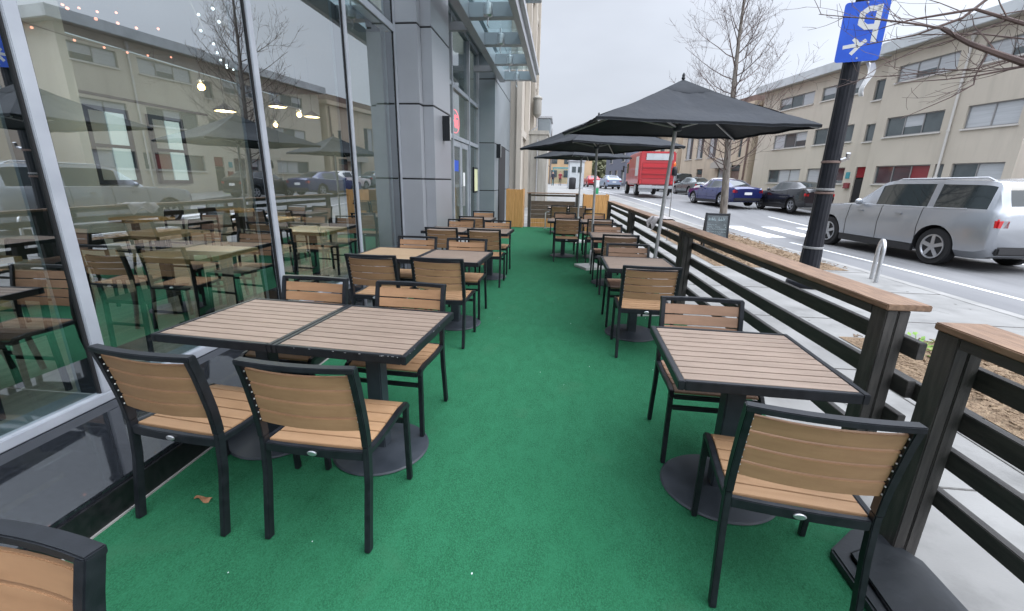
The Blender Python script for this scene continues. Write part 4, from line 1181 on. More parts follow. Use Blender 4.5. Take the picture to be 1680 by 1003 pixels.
    for s in (-1, 1):
        pts = [(s*(ringat(x)[5][0]+.004), L/2-x, ringat(x)[5][1]-.004) for x in [w0+.35+(w1-w0+.1)*q/8 for q in range(9)]]
        mb = MB(); mb.tube(pts, .010, 5); mb.build('belt_trim', M['alu'], t)
    if plate:
        mb = MB(); mb.box((0, yr-.006, zb-.22 if tail == 'band' else zb-.3), (.42, .012, .13)); mb.build('number_plate', M['paperw'], t)
    mb = MB(); mb.box((0, yr+.03, last[1]+.02), (last[4]*1.9, .14, .16)); mb.build('bumper', M['plastic'], t, bevel=.03)
    return t
SUV = [(0, .50, .86, .885, .62, .66, .55), (.07, .34, .98, 1.01, .80, .84, .70), (.35, .25, 1.06, 1.09, .95, .93, .78), (1.25, .25, 1.13, 1.165, .985, .955, .80),
       (1.50, .25, 1.15, 1.19, .99, .965, .80), (2.30, .25, 1.165, 1.70, .99, .97, .79), (2.55, .25, 1.17, 1.755, .99, .97, .79), (2.68, .25, 1.17, 1.765, .99, .97, .79),
       (3.60, .25, 1.18, 1.775, .99, .97, .79), (3.74, .25, 1.18, 1.77, .99, .97, .79), (4.55, .25, 1.20, 1.755, .985, .965, .79), (4.78, .26, 1.20, 1.72, .975, .95, .78), (4.97, .32, 1.17, 1.27, .95, .925, .80), (5.05, .42, 1.06, 1.10, .85, .82, .66)]
SUVOBJ = car('silver_suv', 'big silver estate car with red tail lamps driving past behind the lamp post', 'car', (9.28, 12.62, -.15+.0), 8.5, M['silver'], 5.05, 2.0, SUV,
    {'side': [5, 6, 7, 9, 10], 'front': [4], 'rear': [11]}, (.95, 3.98), .385, rails=True)
SUVOBJ.scale = (1.07, 1.07, 1.075)
SED = [(0, .45, .66, .685, .60, .62, .5), (.07, .28, .76, .785, .76, .78, .62), (.4, .20, .84, .87, .89, .86, .7), (1.3, .18, .93, .96, .915, .885, .72),
       (1.42, .18, .94, .975, .915, .89, .72), (2.15, .18, .96, 1.37, .92, .895, .60), (2.45, .18, .965, 1.425, .92, .895, .60), (2.55, .18, .965, 1.43, .92, .895, .60),
       (3.1, .18, .97, 1.41, .92, .895, .60), (3.5, .18, .985, 1.33, .92, .895, .585), (4.15, .20, 1.0, 1.06, .905, .87, .62), (4.6, .24, .98, 1.01, .87, .84, .65), (4.75, .36, .90, .925, .80, .78, .6)]
GS = {'side': [5, 7, 8], 'front': [4], 'rear': [9]}
def gz(y): return G(y)-.15
car('blue_sedan', 'dark blue saloon with red tail lamps driving by beyond the bare tree', 'car', (9.25, 27.2, gz(26)+.10), 14, M['blue'], 4.75, 1.84, SED, GS, (.9, 3.75), .34)
HAT = [(0, .48, .80, .825, .60, .62, .5), (.07, .32, .90, .925, .76, .78, .62), (.4, .24, .96, .99, .89, .86, .7), (1.1, .22, 1.03, 1.06, .90, .875, .72),
       (1.2, .22, 1.04, 1.075, .90, .88, .72), (1.95, .22, 1.06, 1.48, .90, .88, .62), (2.25, .22, 1.07, 1.55, .90, .88, .62), (2.36, .22, 1.07, 1.555, .90, .88, .62),
       (3.05, .22, 1.12, 1.53, .90, .88, .60), (3.3, .22, 1.16, 1.50, .90, .88, .60), (3.95, .26, 1.18, 1.25, .89, .86, .62), (4.28, .30, 1.12, 1.15, .84, .82, .65), (4.38, .40, 1.0, 1.03, .78, .76, .6)]
GH = {'side': [5, 7], 'front': [4], 'rear': [9]}
HB = car('black_hatchback', 'black rounded hatchback parked before the beige building, half behind the lamp post', 'car', (11.75, 24.5, gz(24)+.06), 11, M['blackp'], 4.38, 1.80, HAT, GH, (.85, 3.5), .35)
HB.scale = (.92, .9, .96)
car('white_sedan', 'white saloon parked behind the bare tree trunk', 'car', (11.2, 33.5, gz(33)), 10, M['whitep'], 4.75, 1.84, SED, GS, (.9, 3.75), .34)
car('grey_sedan', 'grey-green saloon parked before the tan building', 'car', (11.1, 39.8, gz(40)), 9, M['greyp'], 4.75, 1.84, SED, GS, (.9, 3.75), .34)
car('dark_suv', 'dark parked estate car at the head of the parked row, beside the red truck', 'car', (10.9, 46, gz(46)), 9, M['blackp'], 5.05, 2.0, SUV, {'side': [5, 7, 9], 'front': [4], 'rear': [11]}, (.95, 3.98), .385)
car('pale_hatchback', 'small pale blue car far up the road between umbrella poles and truck', 'car', (5.75, 55, gz(55)), 8, pmat('pale_blue_paint', (.30, .36, .48), rough=.3, metal=.3, coat=.5), 4.38, 1.80, HAT, GH, (.85, 3.5), .35)
car('red_hatchback', 'small red car far up the road beside the middle umbrella pole', 'car', (4.3, 66, gz(66)), 8, M['redp'], 4.38, 1.80, HAT, GH, (.85, 3.5), .35)
# red truck
t = thing('red_truck', 'red box truck with a white top band driving away up the road', 'truck', (6.45, 34.6, gz(33)+.10), R(0))
mb = MB(); mb.b2(-1.2, 1.2, -2.6, 2.2, .75, 2.95); body = mb.build('body', M['redp'], t, bevel=.08)
mb = MB(); mb.b2(-1.1, 1.1, 2.25, 4.2, .6, 2.6); cab = mb.build('cab', M['redp'], t, bevel=.15)
mb = MB(); mb.b2(-1.115, 1.115, 2.9, 3.8, 1.6, 2.35); mb.build('window', M['carglass'], cab)
mb = MB(); mb.b2(-.78, 1.0, -2.63, -2.605, 2.38, 2.82); mb.build('white_band', M['fascia'], t, bevel=.02)
mb = MB(); mb.b2(-.98, 1.05, -2.625, -2.605, 1.2, 2.2); mb.build('rear_shutter', pmat('red_shutter', (.40, .015, .02), (.52, .03, .04), rough=.35, nscale=2, stretch=(.2, 1, 12)), t, bevel=.01)
mb = MB(); mb.b2(-1.0, 1.05, -2.66, -2.626, 1.86, 1.90); mb.b2(-1.0, 1.05, -2.66, -2.626, 1.45, 1.48); mb.build('rear_rails', M['redpane'], t)
mb = MB(); mb.b2(-1.225, -1.202, -2.3, -1.2, 1.35, 2.65); mb.build('side_panel', M['whitep'], t, bevel=.01)
mb = MB(); mb.b2(-1.15, 1.15, -2.85, -2.62, .52, .72); mb.build('bumper', M['alu'], t, bevel=.03)
mb = MB(); mb.b2(-1.1, -.2, -2.62, -2.4, .3, .75); mb.build('step_box', M['alu'], t, bevel=.03)
for x in (-1.05, 1.05):
    for y in (-1.5, 3.2):
        mb = MB(); mb.lathe([(.2, -.14), (.46, -.14), (.5, -.1), (.5, .1), (.46, .14), (.2, .14)], n=22); mb.v = [(x+v[2], y+v[0], .5+v[1]) for v in mb.v]; w_ = mb.build('wheel', M['tyre'], t, smooth=True)
        mb = MB(); mb.lathe([(.28, -.145), (.28, .145)], n=18); mb.v = [(x+v[2], y+v[0], .5+v[1]) for v in mb.v]; mb.build('rim', M['rim'], w_)
    mb = MB(); mb.b2(x-.1, x+.1, -2.64, -2.6, .8, 1.1); mb.build('tail_light', M['taillight'], t, bevel=.02)
mb = MB(); mb.ball((1.12, -2.5, 2.1), .22, 8, (.6, .6, 1)); mb.build('warning_lamp', M['orange'], t, smooth=True)
for s in (-1, 1):
    mb = MB(); mb.box((s*1.36, 4.0, 1.95), (.12, .1, .5)); mb.tube([(s*1.1, 4.0, 2.1), (s*1.36, 4.0, 2.1)], .02, 5); mb.build('mirror', M['plastic'], t)

# ================================================================== BUILDINGS ACROSS THE STREET
BA = R(100.35)
def wall_holes(name, u0, u1, z0, z1, holes, y, mat, parent, depth=.14):
    us = sorted(set([u0, u1]+[h_ for a in holes for h_ in a[:2]])); zs = sorted(set([z0, z1]+[h_ for a in holes for h_ in a[2:4]]))
    mb = MB()
    for i in range(len(us)-1):
        for j in range(len(zs)-1):
            uc, zc = (us[i]+us[i+1])/2, (zs[j]+zs[j+1])/2
            if any(a[0] < uc < a[1] and a[2] < zc < a[3] for a in holes): continue
            mb.add([(us[i], y, zs[j]), (us[i+1], y, zs[j]), (us[i+1], y, zs[j+1]), (us[i], y, zs[j+1])], [(0, 1, 2, 3)])
    for a in holes:
        c_ = [(a[0], a[2]), (a[1], a[2]), (a[1], a[3]), (a[0], a[3])]
        for k in range(4):
            p, q = c_[k], c_[(k+1) % 4]
            mb.add([(p[0], y, p[1]), (q[0], y, q[1]), (q[0], y-depth, q[1]), (p[0], y-depth, p[1])], [(0, 1, 2, 3)])
    # side returns and back
    mb.add([(u0, y, z0), (u0, y, z1), (u0, y-9, z1), (u0, y-9, z0)], [(0, 1, 2, 3)]); mb.add([(u1, y, z0), (u1, y, z1), (u1, y-9, z1), (u1, y-9, z0)], [(0, 1, 2, 3)])
    mb.add([(u0, y-9, z0), (u0, y-9, z1), (u1, y-9, z1), (u1, y-9, z0)], [(0, 1, 2, 3)])
    return mb.build(name, mat, parent)
def window(parent, a, y, n, panes, depth=.10, frame=None, sill=True):
    u0, u1, z0, z1 = a; f = .045
    frame = frame or M['frame']
    mb = MB()
    mb.b2(u0, u1, y-depth-.03, y-depth+.03, z0, z0+f); mb.b2(u0, u1, y-depth-.03, y-depth+.03, z1-f, z1)
    w = (u1-u0)/n
    for k in range(n+1):
        c_ = u0+w*k; c_ = min(max(c_, u0+f/2), u1-f/2)
        mb.b2(c_-f/2, c_+f/2, y-depth-.028, y-depth+.028, z0+f, z1-f)
    fr = mb.build('window_frame', frame, parent)
    if sill:
        mb = MB(); mb.b2(u0-.05, u1+.05, y+.002, y+.07, z0-.07, z0-.005); mb.build('sill', M['sill'], fr)
    for k in range(n):
        kind = panes[k % len(panes)]
        mb = MB(); a0, a1 = u0+w*k+f/2, u0+w*(k+1)-f/2
        if kind == 'h':     # blind half drawn over dark glass
            zm = z0+(z1-z0)*.42
            mb.b2(a0, a1, y-depth-.02, y-depth-.008, zm, z1-f); mb.build('blind', M['blind'], fr)
            mb = MB(); mb.b2(a0, a1, y-depth-.021, y-depth-.009, z0+f, zm-.002); mb.build('pane', M['pane'], fr)
        else:
            mb.b2(a0, a1, y-depth-.02, y-depth-.008, z0+f, z1-f); mb.build('pane', {'b': M['blind'], 'd': M['pane'], 'r': M['redpane']}[kind], fr)
t = thing('apartment_building', 'long beige three storey block with flat overhanging roof across the street', 'building', (18.13, 19.3, 0), BA)
UA, UB, UE = .80, 7.72, 18.4
ZR = [(6.62, 7.38), (4.05, 4.98), (1.72, 2.62)]
hB = []; hA = []
wins = [(4.17, 7.10), (1.15, 3.20)]
for (u0, u1) in wins:
    for z0, z1 in ZR: hB.append((u0, u1, z0, z1))
hB.append((3.55, 3.95, 1.72, 2.62))
for (u0, u1) in ((9.45, 12.5), (13.15, 16.45)):
    for z0, z1 in ZR: hA.append((u0, u1, z0, z1))
nar = [(8.02, 8.62, 6.05, 7.05), (8.02, 8.62, 3.95, 4.85), (7.98, 8.66, .25, 2.62)]
hA += nar
wall_holes('wall', UA, UB, -.3, 8.05, hB, .28, M['beige'], t)
wall_holes('wall', UB+.003, UE, -.3, 8.05, hA, 0, M['beige'], t)
for k, a in enumerate(hB[:-1]): window(t, a, .28, 3 if a[1]-a[0] > 2.6 else 2, ['bhb', 'dhd', 'rdd', 'hbd', 'bbb', 'bdd'][k])
window(t, hB[-1], .28, 1, 'd')
for k, a in enumerate(hA[:6]): window(t, a, 0, 3, ['hbh', 'dhd', 'dhb', 'bdh', 'hdb', 'bbd'][k])
for a in nar[:2]: window(t, a, 0, 1, 'd')
a = nar[2]
mb = MB(); mb.b2(a[0]+.03, a[1]-.03, -.12, -.06, a[2], 2.0); d = mb.build('door', M['joint'], t)
mb = MB(); mb.b2(a[0]+.03, a[1]-.03, -.12, -.06, 2.05, a[3]); mb.build('pane', M['redpane'], d)
mb = MB(); mb.b2(9.0, 9.28, .002, .03, 2.0, 2.35); mb.build('plaque', M['teal'], t)
mb = MB(); mb.b2(8.85, 9.2, .002, .12, 1.45, 1.75); mb.build('letter_box', M['redpane'], t)
def roofslab(u0, u1, y1):
    mb = MB(); mb.b2(u0, u1, -9.3, y1, 8.07, 8.12); sf = mb.build('soffit', M['soffit'], t)
    mb = MB(); mb.b2(u0-.05, u1+.02, y1-.10, y1+.03, 8.06, 8.56); mb.b2(u0-.05, u0+.08, -9.3, y1-.101, 8.06, 8.56); mb.b2(u1-.08, u1+.02, -9.3, y1-.101, 8.06, 8.56); mb.build('fascia', M['fascia'], t, bevel=.01)
    mb = MB(); mb.b2(u0, u1-.09, -9.2, y1-.11, 8.13, 8.58); mb.build('roof', M['roofb'], t)
roofslab(.35, UB+.1, .80)
roofslab(UB+.16, UE+.35, .50)
for (u, y, z0) in ((3.72, .33, 0), (7.55, .05, 0)):
    mb = MB(); mb.tube([(u, y+.03, z0), (u, y+.03, 8.0)], .05 if u < 5 else .025, 8)
    if u < 5:
        mb.lathe([(.09, 0), (.09, .25)], (u, y+.03, 7.7), 8)
        for z in (2, 4, 6): mb.lathe([(.07, 0), (.07, .08)], (u, y+.03, z), 8)
    mb.build('downpipe', M['sill'] if u < 5 else M['soffit'], t)
# tan building further on
t = thing('tan_building', 'tan rendered two storey building with slot windows and dark door beyond the beige block', 'building', (14.66, 38.2, 0), BA)
hs = [(1.2, 1.65, 3.7, 5.5), (3.0, 3.45, 3.6, 5.4), (5.2, 6.6, 3.9, 6.1), (7.6, 8.9, 3.9, 6.1), (9.8, 11.2, 3.9, 6.1), (1.0, 2.4, .3, 3.1), (2.9, 4.4, .3, 3.1), (7.2, 8.4, .3, 2.9)]
wall_holes('wall', 0, 12.2, -.2, 7.4, hs, 0, M['tanw'], t)
for a in hs[2:5]: window(t, a, 0, 2, 'db')
for a in hs[:2]: window(t, a, 0, 1, 'd', sill=False)
for a in (hs[5], hs[7]):
    mb = MB(); mb.b2(a[0]+.05, a[1]-.05, -.14, -.08, a[2], a[3]-.5); d = mb.build('door', M['roofb'], t); mb = MB(); mb.b2(a[0]+.05, a[1]-.05, -.13, -.08, a[3]-.46, a[3]-.04); mb.build('pane', M['pane'], d)
window(t, hs[6], 0, 2, 'db')
mb = MB(); mb.b2(-.1, 12.3, -9, .25, 7.42, 7.75); mb.build('cornice', M['tanw'], t, bevel=.02)
mb = MB(); mb.b2(.2, 12.0, -9, -.2, 7.76, 8.3); mb.build('roof', M['roofb'], t)
mb = MB(); mb.prism([(2.2, 2.9), (4.9, 2.9), (4.9, 3.3), (3.55, 3.75), (2.2, 3.3)], 'y', .01, .5); mb.build('porch_hood', M['soffit'], t)
mb = MB(); mb.tube([(.3, .08, 0), (.3, .08, 7.3)], .07, 8); mb.build('downpipe', M['roofb'], t)
# shops further on
t = thing('shop_building', 'low shopfront with pale awning and red white display behind the truck', 'building', (12.3, 51.5, 0), R(98))
hs = [(.6, 4.2, .9, 3.2), (5.2, 8.6, .9, 3.2), (9.6, 12.6, .9, 3.2), (1, 2.4, 4.4, 6.0), (3.8, 5.2, 4.4, 6.0), (6.6, 8.0, 4.4, 6.0), (9.8, 11.2, 4.4, 6.0)]
wall_holes('wall', 0, 13.5, 0, 6.8, hs, 0, M['tanw'], t)
for k, a in enumerate(hs): window(t, a, 0, 3 if k < 3 else 2, ['rbr', 'bdb', 'dbd', 'db', 'dd', 'bd', 'db'][k])
mb = MB()
mb.prism([(.02, 3.8), (1.2, 3.2), (1.2, 3.05), (.02, 3.6)], 'x', .4, 8.8); mb.build('awning', M['fascia'], t)
mb = MB(); mb.b2(-.1, 13.6, -9, .3, 6.82, 7.2); mb.build('cornice', M['soffit'], t)
t = thing('blue_building', 'blue fronted small building far up the street beside the truck mirror', 'building', (9.6, 70, 0), R(97))
wall_holes('wall', 0, 14, .3, 7.2, [(1, 3, 1.5, 3.4), (5, 7, 1.5, 3.4), (9, 11, 1.5, 3.4), (1, 3, 4.6, 6.2), (9, 11, 4.6, 6.2)], 0, M['bluew'], t)
for a in [(1, 3, 1.5, 3.4), (5, 7, 1.5, 3.4), (9, 11, 1.5, 3.4), (1, 3, 4.6, 6.2), (9, 11, 4.6, 6.2)]: window(t, a, 0, 2, 'bd')
mb = MB(); mb.b2(-.2, 14.2, -8, .4, 7.22, 7.6); mb.build('roof', M['roofb'], t)
t = thing('orange_house', 'orange-tan house with dark roof closing the far end of the street', 'building', (.5, 112, 1.0), R(8))
mb = MB(); mb.b2(-5, 6, -4, 5, -.5, 7.0); mb.build('wall', pmat('orange_tan', (.42, .29, .17), (.48, .34, .21), rough=.85, nscale=.6), t)
mb = MB(); mb.prism([(-4.6, 7.0), (5.6, 7.0), (.5, 9.6)], 'x', -5.3, 6.3); mb.build('roof', M['roofb'], t)
for x in (-3.6, -.6, 2.4):
    for z in (1.4, 4.4):
        mb = MB(); mb.b2(x, x+1.4, -4.06, -4.01, z, z+1.6); mb.build('window', M['pane'], t)
t = thing('brick_row', 'dark brick row house far up the street on the restaurant side', 'building', (-6.4, 62, .4), R(8))
mb = MB(); mb.b2(-9, 0, 0, 26, 0, 8.5); mb.build('wall', M['brick'], t)
mb = MB(); mb.b2(-9.2, .25, -.2, 26.2, 8.5, 8.9); mb.build('cornice', M['soffit'], t)
for k in range(5):
    for z in (1.4, 4.6):
        mb = MB(); mb.b2(.005, .06, 2+k*5, 3.5+k*5, z, z+1.9); mb.build('window', M['pane'], t)
        mb = MB(); mb.b2(-1.5-k*1.7, -.6-k*1.7, -.06, -.005, z, z+1.9); mb.build('window', M['pane'], t)
# brick house beyond the near end of the beige block: only its reflection shows in the glass
t = thing('brick_house', 'red brick house with chimney, reflected in the first glass pane beside the beige block', 'building', (21.5, 9.5, 0), R(96))
mb = MB(); mb.b2(0, 7.2, -9, 0, -.2, 6.2); mb.build('wall', M['brick'], t)
mb = MB(); mb.prism([(-9.4, 6.2), (.4, 6.2), (-4.5, 9.0)], 'x', -.3, 7.5); rf = mb.build('roof', M['roofb'], t)
mb = MB(); mb.b2(5.9, 6.7, -3.2, -2.4, 6.8, 10.2); mb.b2(5.8, 6.8, -3.3, -2.3, 10.2, 10.4); mb.build('chimney', M['brick'], rf)
for u in (.9, 3.2, 5.4):
    for z in (1.3, 4.0):
        mb = MB(); mb.b2(u, u+1.0, .005, .06, z, z+1.5); mb.build('window', M['pane'], t)

# ================================================================== STONE BUILDING ON THE RESTAURANT SIDE
t = thing('stone_building', 'pale stone building with tall piers rising beyond the restaurant', 'building', (-1.85, 18.25, 0))
def stw(): return [(1.6, 3.0, .9, 3.0), (1.6, 3.0, 4.0, 6.4), (1.6, 3.0, 7.4, 9.8), (1.6, 3, 10.8, 13), (5.2, 6.8, 4.0, 6.4), (5.2, 6.8, 7.4, 9.8), (5.2, 6.8, 10.8, 13), (8.6, 10, 7.4, 9.8), (8.6, 10, 10.8, 13)]
wa = wall_holes('wall', 0, 11, 0, 14.5, stw(), 0, M['stone'], None); 
# build in rotated frame: local x -> world +y, local y -> world -x ; outward must be +x, so mirror y
def rot_to(o):
    me = o.data
    for v in me.vertices: v.co = Vector((-(-v.co.y) if False else v.co.y, v.co.x, v.co.z))
    me.flip_normals(); o.parent = t
rot_to(wa)
for a in stw():
    for nm, mat, sz in (('window_frame', M['frame'], .0), ('pane', M['pane'], .07)):
        mb = MB(); mb.b2(-.14-.02*(sz == 0), -.115 if sz == 0 else -.10, a[0]+sz, a[1]-sz, a[2]+sz, a[3]-sz); o = mb.build(nm, mat, t)
for y in (.15, 3.9, 7.6, 10.8):
    mb = MB(); mb.b2(.002, .22, y-.3, y+.3, 0, 14.5); mb.build('pier', M['stone'], t, bevel=.02)
for z in (3.5, 6.9, 10.3, 14.2):
    mb = MB(); mb.b2(.002, .12, .46, 3.58, z-.15, z+.15); mb.b2(.002, .12, 4.22, 7.28, z-.15, z+.15); mb.b2(.002, .12, 7.92, 10.48, z-.15, z+.15); mb.build('string_course', M['stone'], t)
# metal bay and lamp brackets further on
t = thing('metal_bay', 'grey metal clad bay projecting from the stone building above the pavement', 'bay', (-2.1, 29.6, 0))
mb = MB(); mb.b2(-1.2, 1.25, 0, 3.0, 3.55, 5.3); mb.build('cladding', M['panel2'], t, bevel=.02)
for x in (-.55, .45):
    mb = MB(); mb.b2(x, x+.03, -.03, -.005, 3.56, 5.28); mb.build('seam', M['joint'], t)
mb = MB(); mb.b2(-1.25, 1.35, -.05, 3.1, 5.31, 5.42); mb.build('cap', M['alu'], t)
mb = MB(); mb.b2(-.55, .9, .2, 2.8, .5, 3.54); mb.build('glazing', M['canopyglass'], t)
def wall_lantern(x, y, z, label):
    t = thing('wall_lantern', label, 'wall lantern', (x, y, z), 0, 'cylindrical lanterns on the stone building')
    mb = MB(); mb.lathe([(.06, -.15), (.20, 0), (.22, .04), (.22, .75), (.26, .78), (.26, .84), (.1, .95)], n=16); mb.build('lantern_body', M['concw'], t, smooth=True)
    mb = MB(); mb.tube([(0, 0, -.1), (0, 0, -.6), (-.5, 0, -.9)], .035, 6); mb.build('bracket', M['alu'], t)
wall_lantern(-1.45, 25.2, 4.9, 'pale cylindrical lantern fixed high on the stone building above the bay')
# board marked concrete wall facing the terrace
t = thing('concrete_wall', 'grey board marked concrete wall standing behind the tall oak box', 'wall', (-1.55, 22, 0))
mb = MB()
for k in range(4): mb.b2(-.80+k*.405, -.80+k*.405+.397, 0, 3.2, 0, 3.62)
mb.build('slab', M['concw'], t, bevel=.008)
mb = MB(); mb.b2(-.84, .86, -.05, 3.25, 3.621, 3.80); mb.build('coping', M['concw'], t, bevel=.01)
mb = MB(); mb.tube([(.35, -.1, 0), (.35, -.1, 3.4)], .03, 6); mb.build('conduit', M['alu'], t)
# kiosk, bin and signs on the far pavement
t = thing('kiosk', 'small grey kiosk with two windows on the pavement beyond the barrier', 'kiosk', (1.45, 47, G(47)), R(6))
mb = MB(); mb.b2(-.75, .75, -.6, .6, 0, 2.6); mb.build('cabin', M['fascia'], t, bevel=.04)
for x in (-.5, .1):
    mb = MB(); mb.b2(x, x+.4, -.63, -.605, 1.55, 2.1); mb.build('window', M['pane'], t)
mb = MB(); mb.b2(-.85, .85, -.7, .7, 2.6, 2.72); mb.build('roof', M['alu'], t)
t = thing('litter_bin', 'black round litter bin standing before the grey kiosk', 'bin', (1.05, 43, G(43)))
mb = MB(); mb.lathe([(.28, 0), (.32, .05), (.33, .9), (.29, .95)], n=16); mb.build('drum', M['binm'], t, smooth=True)
mb = MB(); mb.lathe([(.34, 0), (.30, .08), (.1, .14)], (0, 0, .95), 16); mb.build('lid', M['binm'], t, smooth=True)
t = thing('street_sign', 'green and white street notice on a slim pole past the barrier', 'sign', (1.75, 24, G(24)))
mb = MB(); mb.tube([(0, 0, 0), (0, 0, 2.3)], .035, 8); mb.build('pole', M['post'], t)
mb = MB(); mb.b2(.03, .22, -.02, .0, .55, .85); mb.build('green_panel', pmat('sign_green', (.03, .30, .12), rough=.5), t)
mb = MB(); mb.b2(.04, .24, -.02, .0, .9, 1.25); mb.build('white_panel', M['paperw'], t)
t = thing('shelter', 'teal bus shelter with pale roof far along the pavement behind the walkers', 'bus shelter', (-.2, 66, G(66)), R(6))
mb = MB(); mb.b2(-1.1, 1.1, -.7, .7, 2.3, 2.45); mb.build('roof', M['teal'], t)
mb = MB(); mb.b2(-1.05, 1.05, .62, .66, .3, 2.3); mb.build('back_panel', M['canopyglass'], t)
for x in (-1.05, 1.05):
    mb = MB(); mb.b2(x-.04, x+.04, -.65, -.57, 0, 2.3); mb.build('post', M['teal'], t)

# ================================================================== PEOPLE far along the pavement
def person(label, x, y, rz, top, legs, stride):
    sk = bpy.data.meshes.new('person'); z0 = G(y)
    J = {'pelvis': (0, 0, .95), 'spine': (0, 0, 1.15), 'chest': (0, .01, 1.38), 'neck': (0, .01, 1.50), 'head': (0, .02, 1.62), 'crown': (0, .02, 1.72),
         'hl': (-.09, 0, .90), 'kl': (-.10, stride*.5, .50), 'al': (-.10, stride*.7-.08, .09), 'tl': (-.10, stride*.7+.10, .04),
         'hr': (.09, 0, .90), 'kr': (.10, -stride*.2, .50), 'ar': (.10, -stride*.9, .12), 'tr': (.10, -stride*.9+.16, .05),
         'sl': (-.18, 0, 1.42), 'el': (-.23, -.06, 1.15), 'wl': (-.22, .06, .93), 'fl': (-.21, .10, .84), 'sr': (.18, 0, 1.42), 'er': (.23, .04, 1.15), 'wr': (.22, .15, .95), 'fr': (.21, .19, .87)}
    ks = list(J); E = [('pelvis', 'spine'), ('spine', 'chest'), ('chest', 'neck'), ('neck', 'head'), ('head', 'crown'), ('pelvis', 'hl'), ('hl', 'kl'), ('kl', 'al'), ('al', 'tl'), ('pelvis', 'hr'), ('hr', 'kr'), ('kr', 'ar'), ('ar', 'tr'), ('chest', 'sl'), ('sl', 'el'), ('el', 'wl'), ('wl', 'fl'), ('chest', 'sr'), ('sr', 'er'), ('er', 'wr'), ('wr', 'fr')]
    rad = {'pelvis': .13, 'spine': .12, 'chest': .14, 'neck': .055, 'head': .09, 'crown': .07, 'hl': .09, 'hr': .09, 'kl': .06, 'kr': .06, 'al': .042, 'ar': .042, 'tl': .035, 'tr': .035, 'sl': .06, 'sr': .06, 'el': .042, 'er': .042, 'wl': .032, 'wr': .032, 'fl': .035, 'fr': .035}
    sk.from_pydata([J[k] for k in ks], [(ks.index(a), ks.index(b_)) for a, b_ in E], [])
    o = bpy.data.objects.new('person', sk); COL.objects.link(o)
    md = o.modifiers.new('s', 'SKIN')
    for i, k in enumerate(ks): sk.skin_vertices[0].data[i].radius = (rad[k], rad[k]*.85); 
    sk.skin_vertices[0].data[0].use_root = True
    o.modifiers.new('u', 'SUBSURF').levels = 1
    bpy.context.view_layer.update()
    me = bpy.data.meshes.new_from_object(o.evaluated_get(bpy.context.evaluated_depsgraph_get())); bpy.data.objects.remove(o)
    for mm in (top, legs, M['skin'], M['hair']): me.materials.append(mm)
    for p in me.polygons:
        c_ = p.center; p.use_smooth = True
        p.material_index = 3 if (c_.z > 1.66 or (c_.z > 1.56 and c_.y < 0)) else 2 if c_.z > 1.47 or (c_.z < .92 and abs(c_.x) > .16) else 1 if c_.z < .90 else 0
    o = bpy.data.objects.new('person', me); COL.objects.link(o); o.location = (x, y, z0); o.rotation_euler = (0, 0, R(rz))
    return tag(o, label, 'person', 'people walking far along the pavement')
person('tiny walker in dark jacket on the far pavement beside the maroon coat', -1.05, 56, 180, M['clothd'], M['clothd'], .28)
person('tiny walker in maroon coat on the far pavement', -.15, 56.5, 180, M['clothr'], M['blackp'], -.24)

# ================================================================== TREES
def grow(mb, p, d, l, r, lev, rr, upb=.22, seg=4, kink=.22, nchild=(3, 5), minr=.0035):
    path = [p.copy()]; rads = [r]; q = p.copy(); dd = d.normalized()
    for i in range(seg):
        dd = (dd+Vector((rr.uniform(-kink, kink), rr.uniform(-kink, kink), rr.uniform(-kink, kink)+upb))).normalized()
        q = q+dd*l/seg; path.append(q.copy()); rads.append(max(minr*.7, r*(1-(i+1)/seg*.72)))
    mb.tube(path, rads, 6 if r > .02 else 4 if r > .008 else 3, cap=False)
    if lev <= 0: return
    for k in range(rr.randint(*nchild)):
        i = rr.randint(1, seg); t_ = path[i]; base = (path[i]-path[i-1]).normalized()
        side = Vector((rr.uniform(-1, 1), rr.uniform(-1, 1), rr.uniform(-.3, .8))).normalized()
        grow(mb, t_, (base*.8+side*.9), l*rr.uniform(.35, .62), max(minr, rads[i]*.62), lev-1, rr, upb*.7, max(2, seg-1), kink, nchild, minr)
t = thing('bare_tree', 'tall bare street tree with pale trunk rising behind the big umbrella', 'tree', (5.03, 14.2, 0))
axis = [(0, 0, 0), (-.06, .0, .7), (-.14, 0, 1.8), (-.22, 0, 2.8), (-.28, .02, 4.1), (-.34, 0, 5.4), (-.34, .03, 6.6), (-.28, 0, 8.0), (-.24, .02, 9.2)]
rads = [.125, .108, .096, .085, .062, .044, .032, .02, .010]
mb = MB(); mb.tube(axis, rads, 12); mb.build('trunk', M['bark'], t, smooth=True)
rr = random.Random(21)
mb = MB()
def on_axis(z):
    for i in range(len(axis)-1):
        if z <= axis[i+1][2]:
            k = (z-axis[i][2])/(axis[i+1][2]-axis[i][2]); return Vector(axis[i]).lerp(Vector(axis[i+1]), k), rads[i]+(rads[i+1]-rads[i])*k
    return Vector(axis[-1]), rads[-1]
z = 1.85; a = 0
while z < 9.0:
    p, r = on_axis(z); a += 2.4+rr.uniform(-.4, .4)
    el = R(rr.uniform(2, 22)) if z < 3 else R(rr.uniform(10, 34)) if z < 5 else R(rr.uniform(30, 55))
    ln = interp([2, 3.0, 4.6, 5.6, 6.6, 9], [1.45, 1.75, 1.65, 1.0, .7, .4], z)*rr.uniform(.75, 1.2)
    grow(mb, p, Vector((math.cos(a)*math.cos(el), math.sin(a)*math.cos(el), math.sin(el))), ln, min(r*.34, .016), 3 if ln > 1.2 else 2 if ln > .7 else 1, rr, .17, 5, .17, (3, 5), .0032)
    z += rr.uniform(.075, .15)*(.62 if z < 3 else 1 if z < 5.2 else 2.2)
mb.build('branches', M['twig'], t, fix=False)
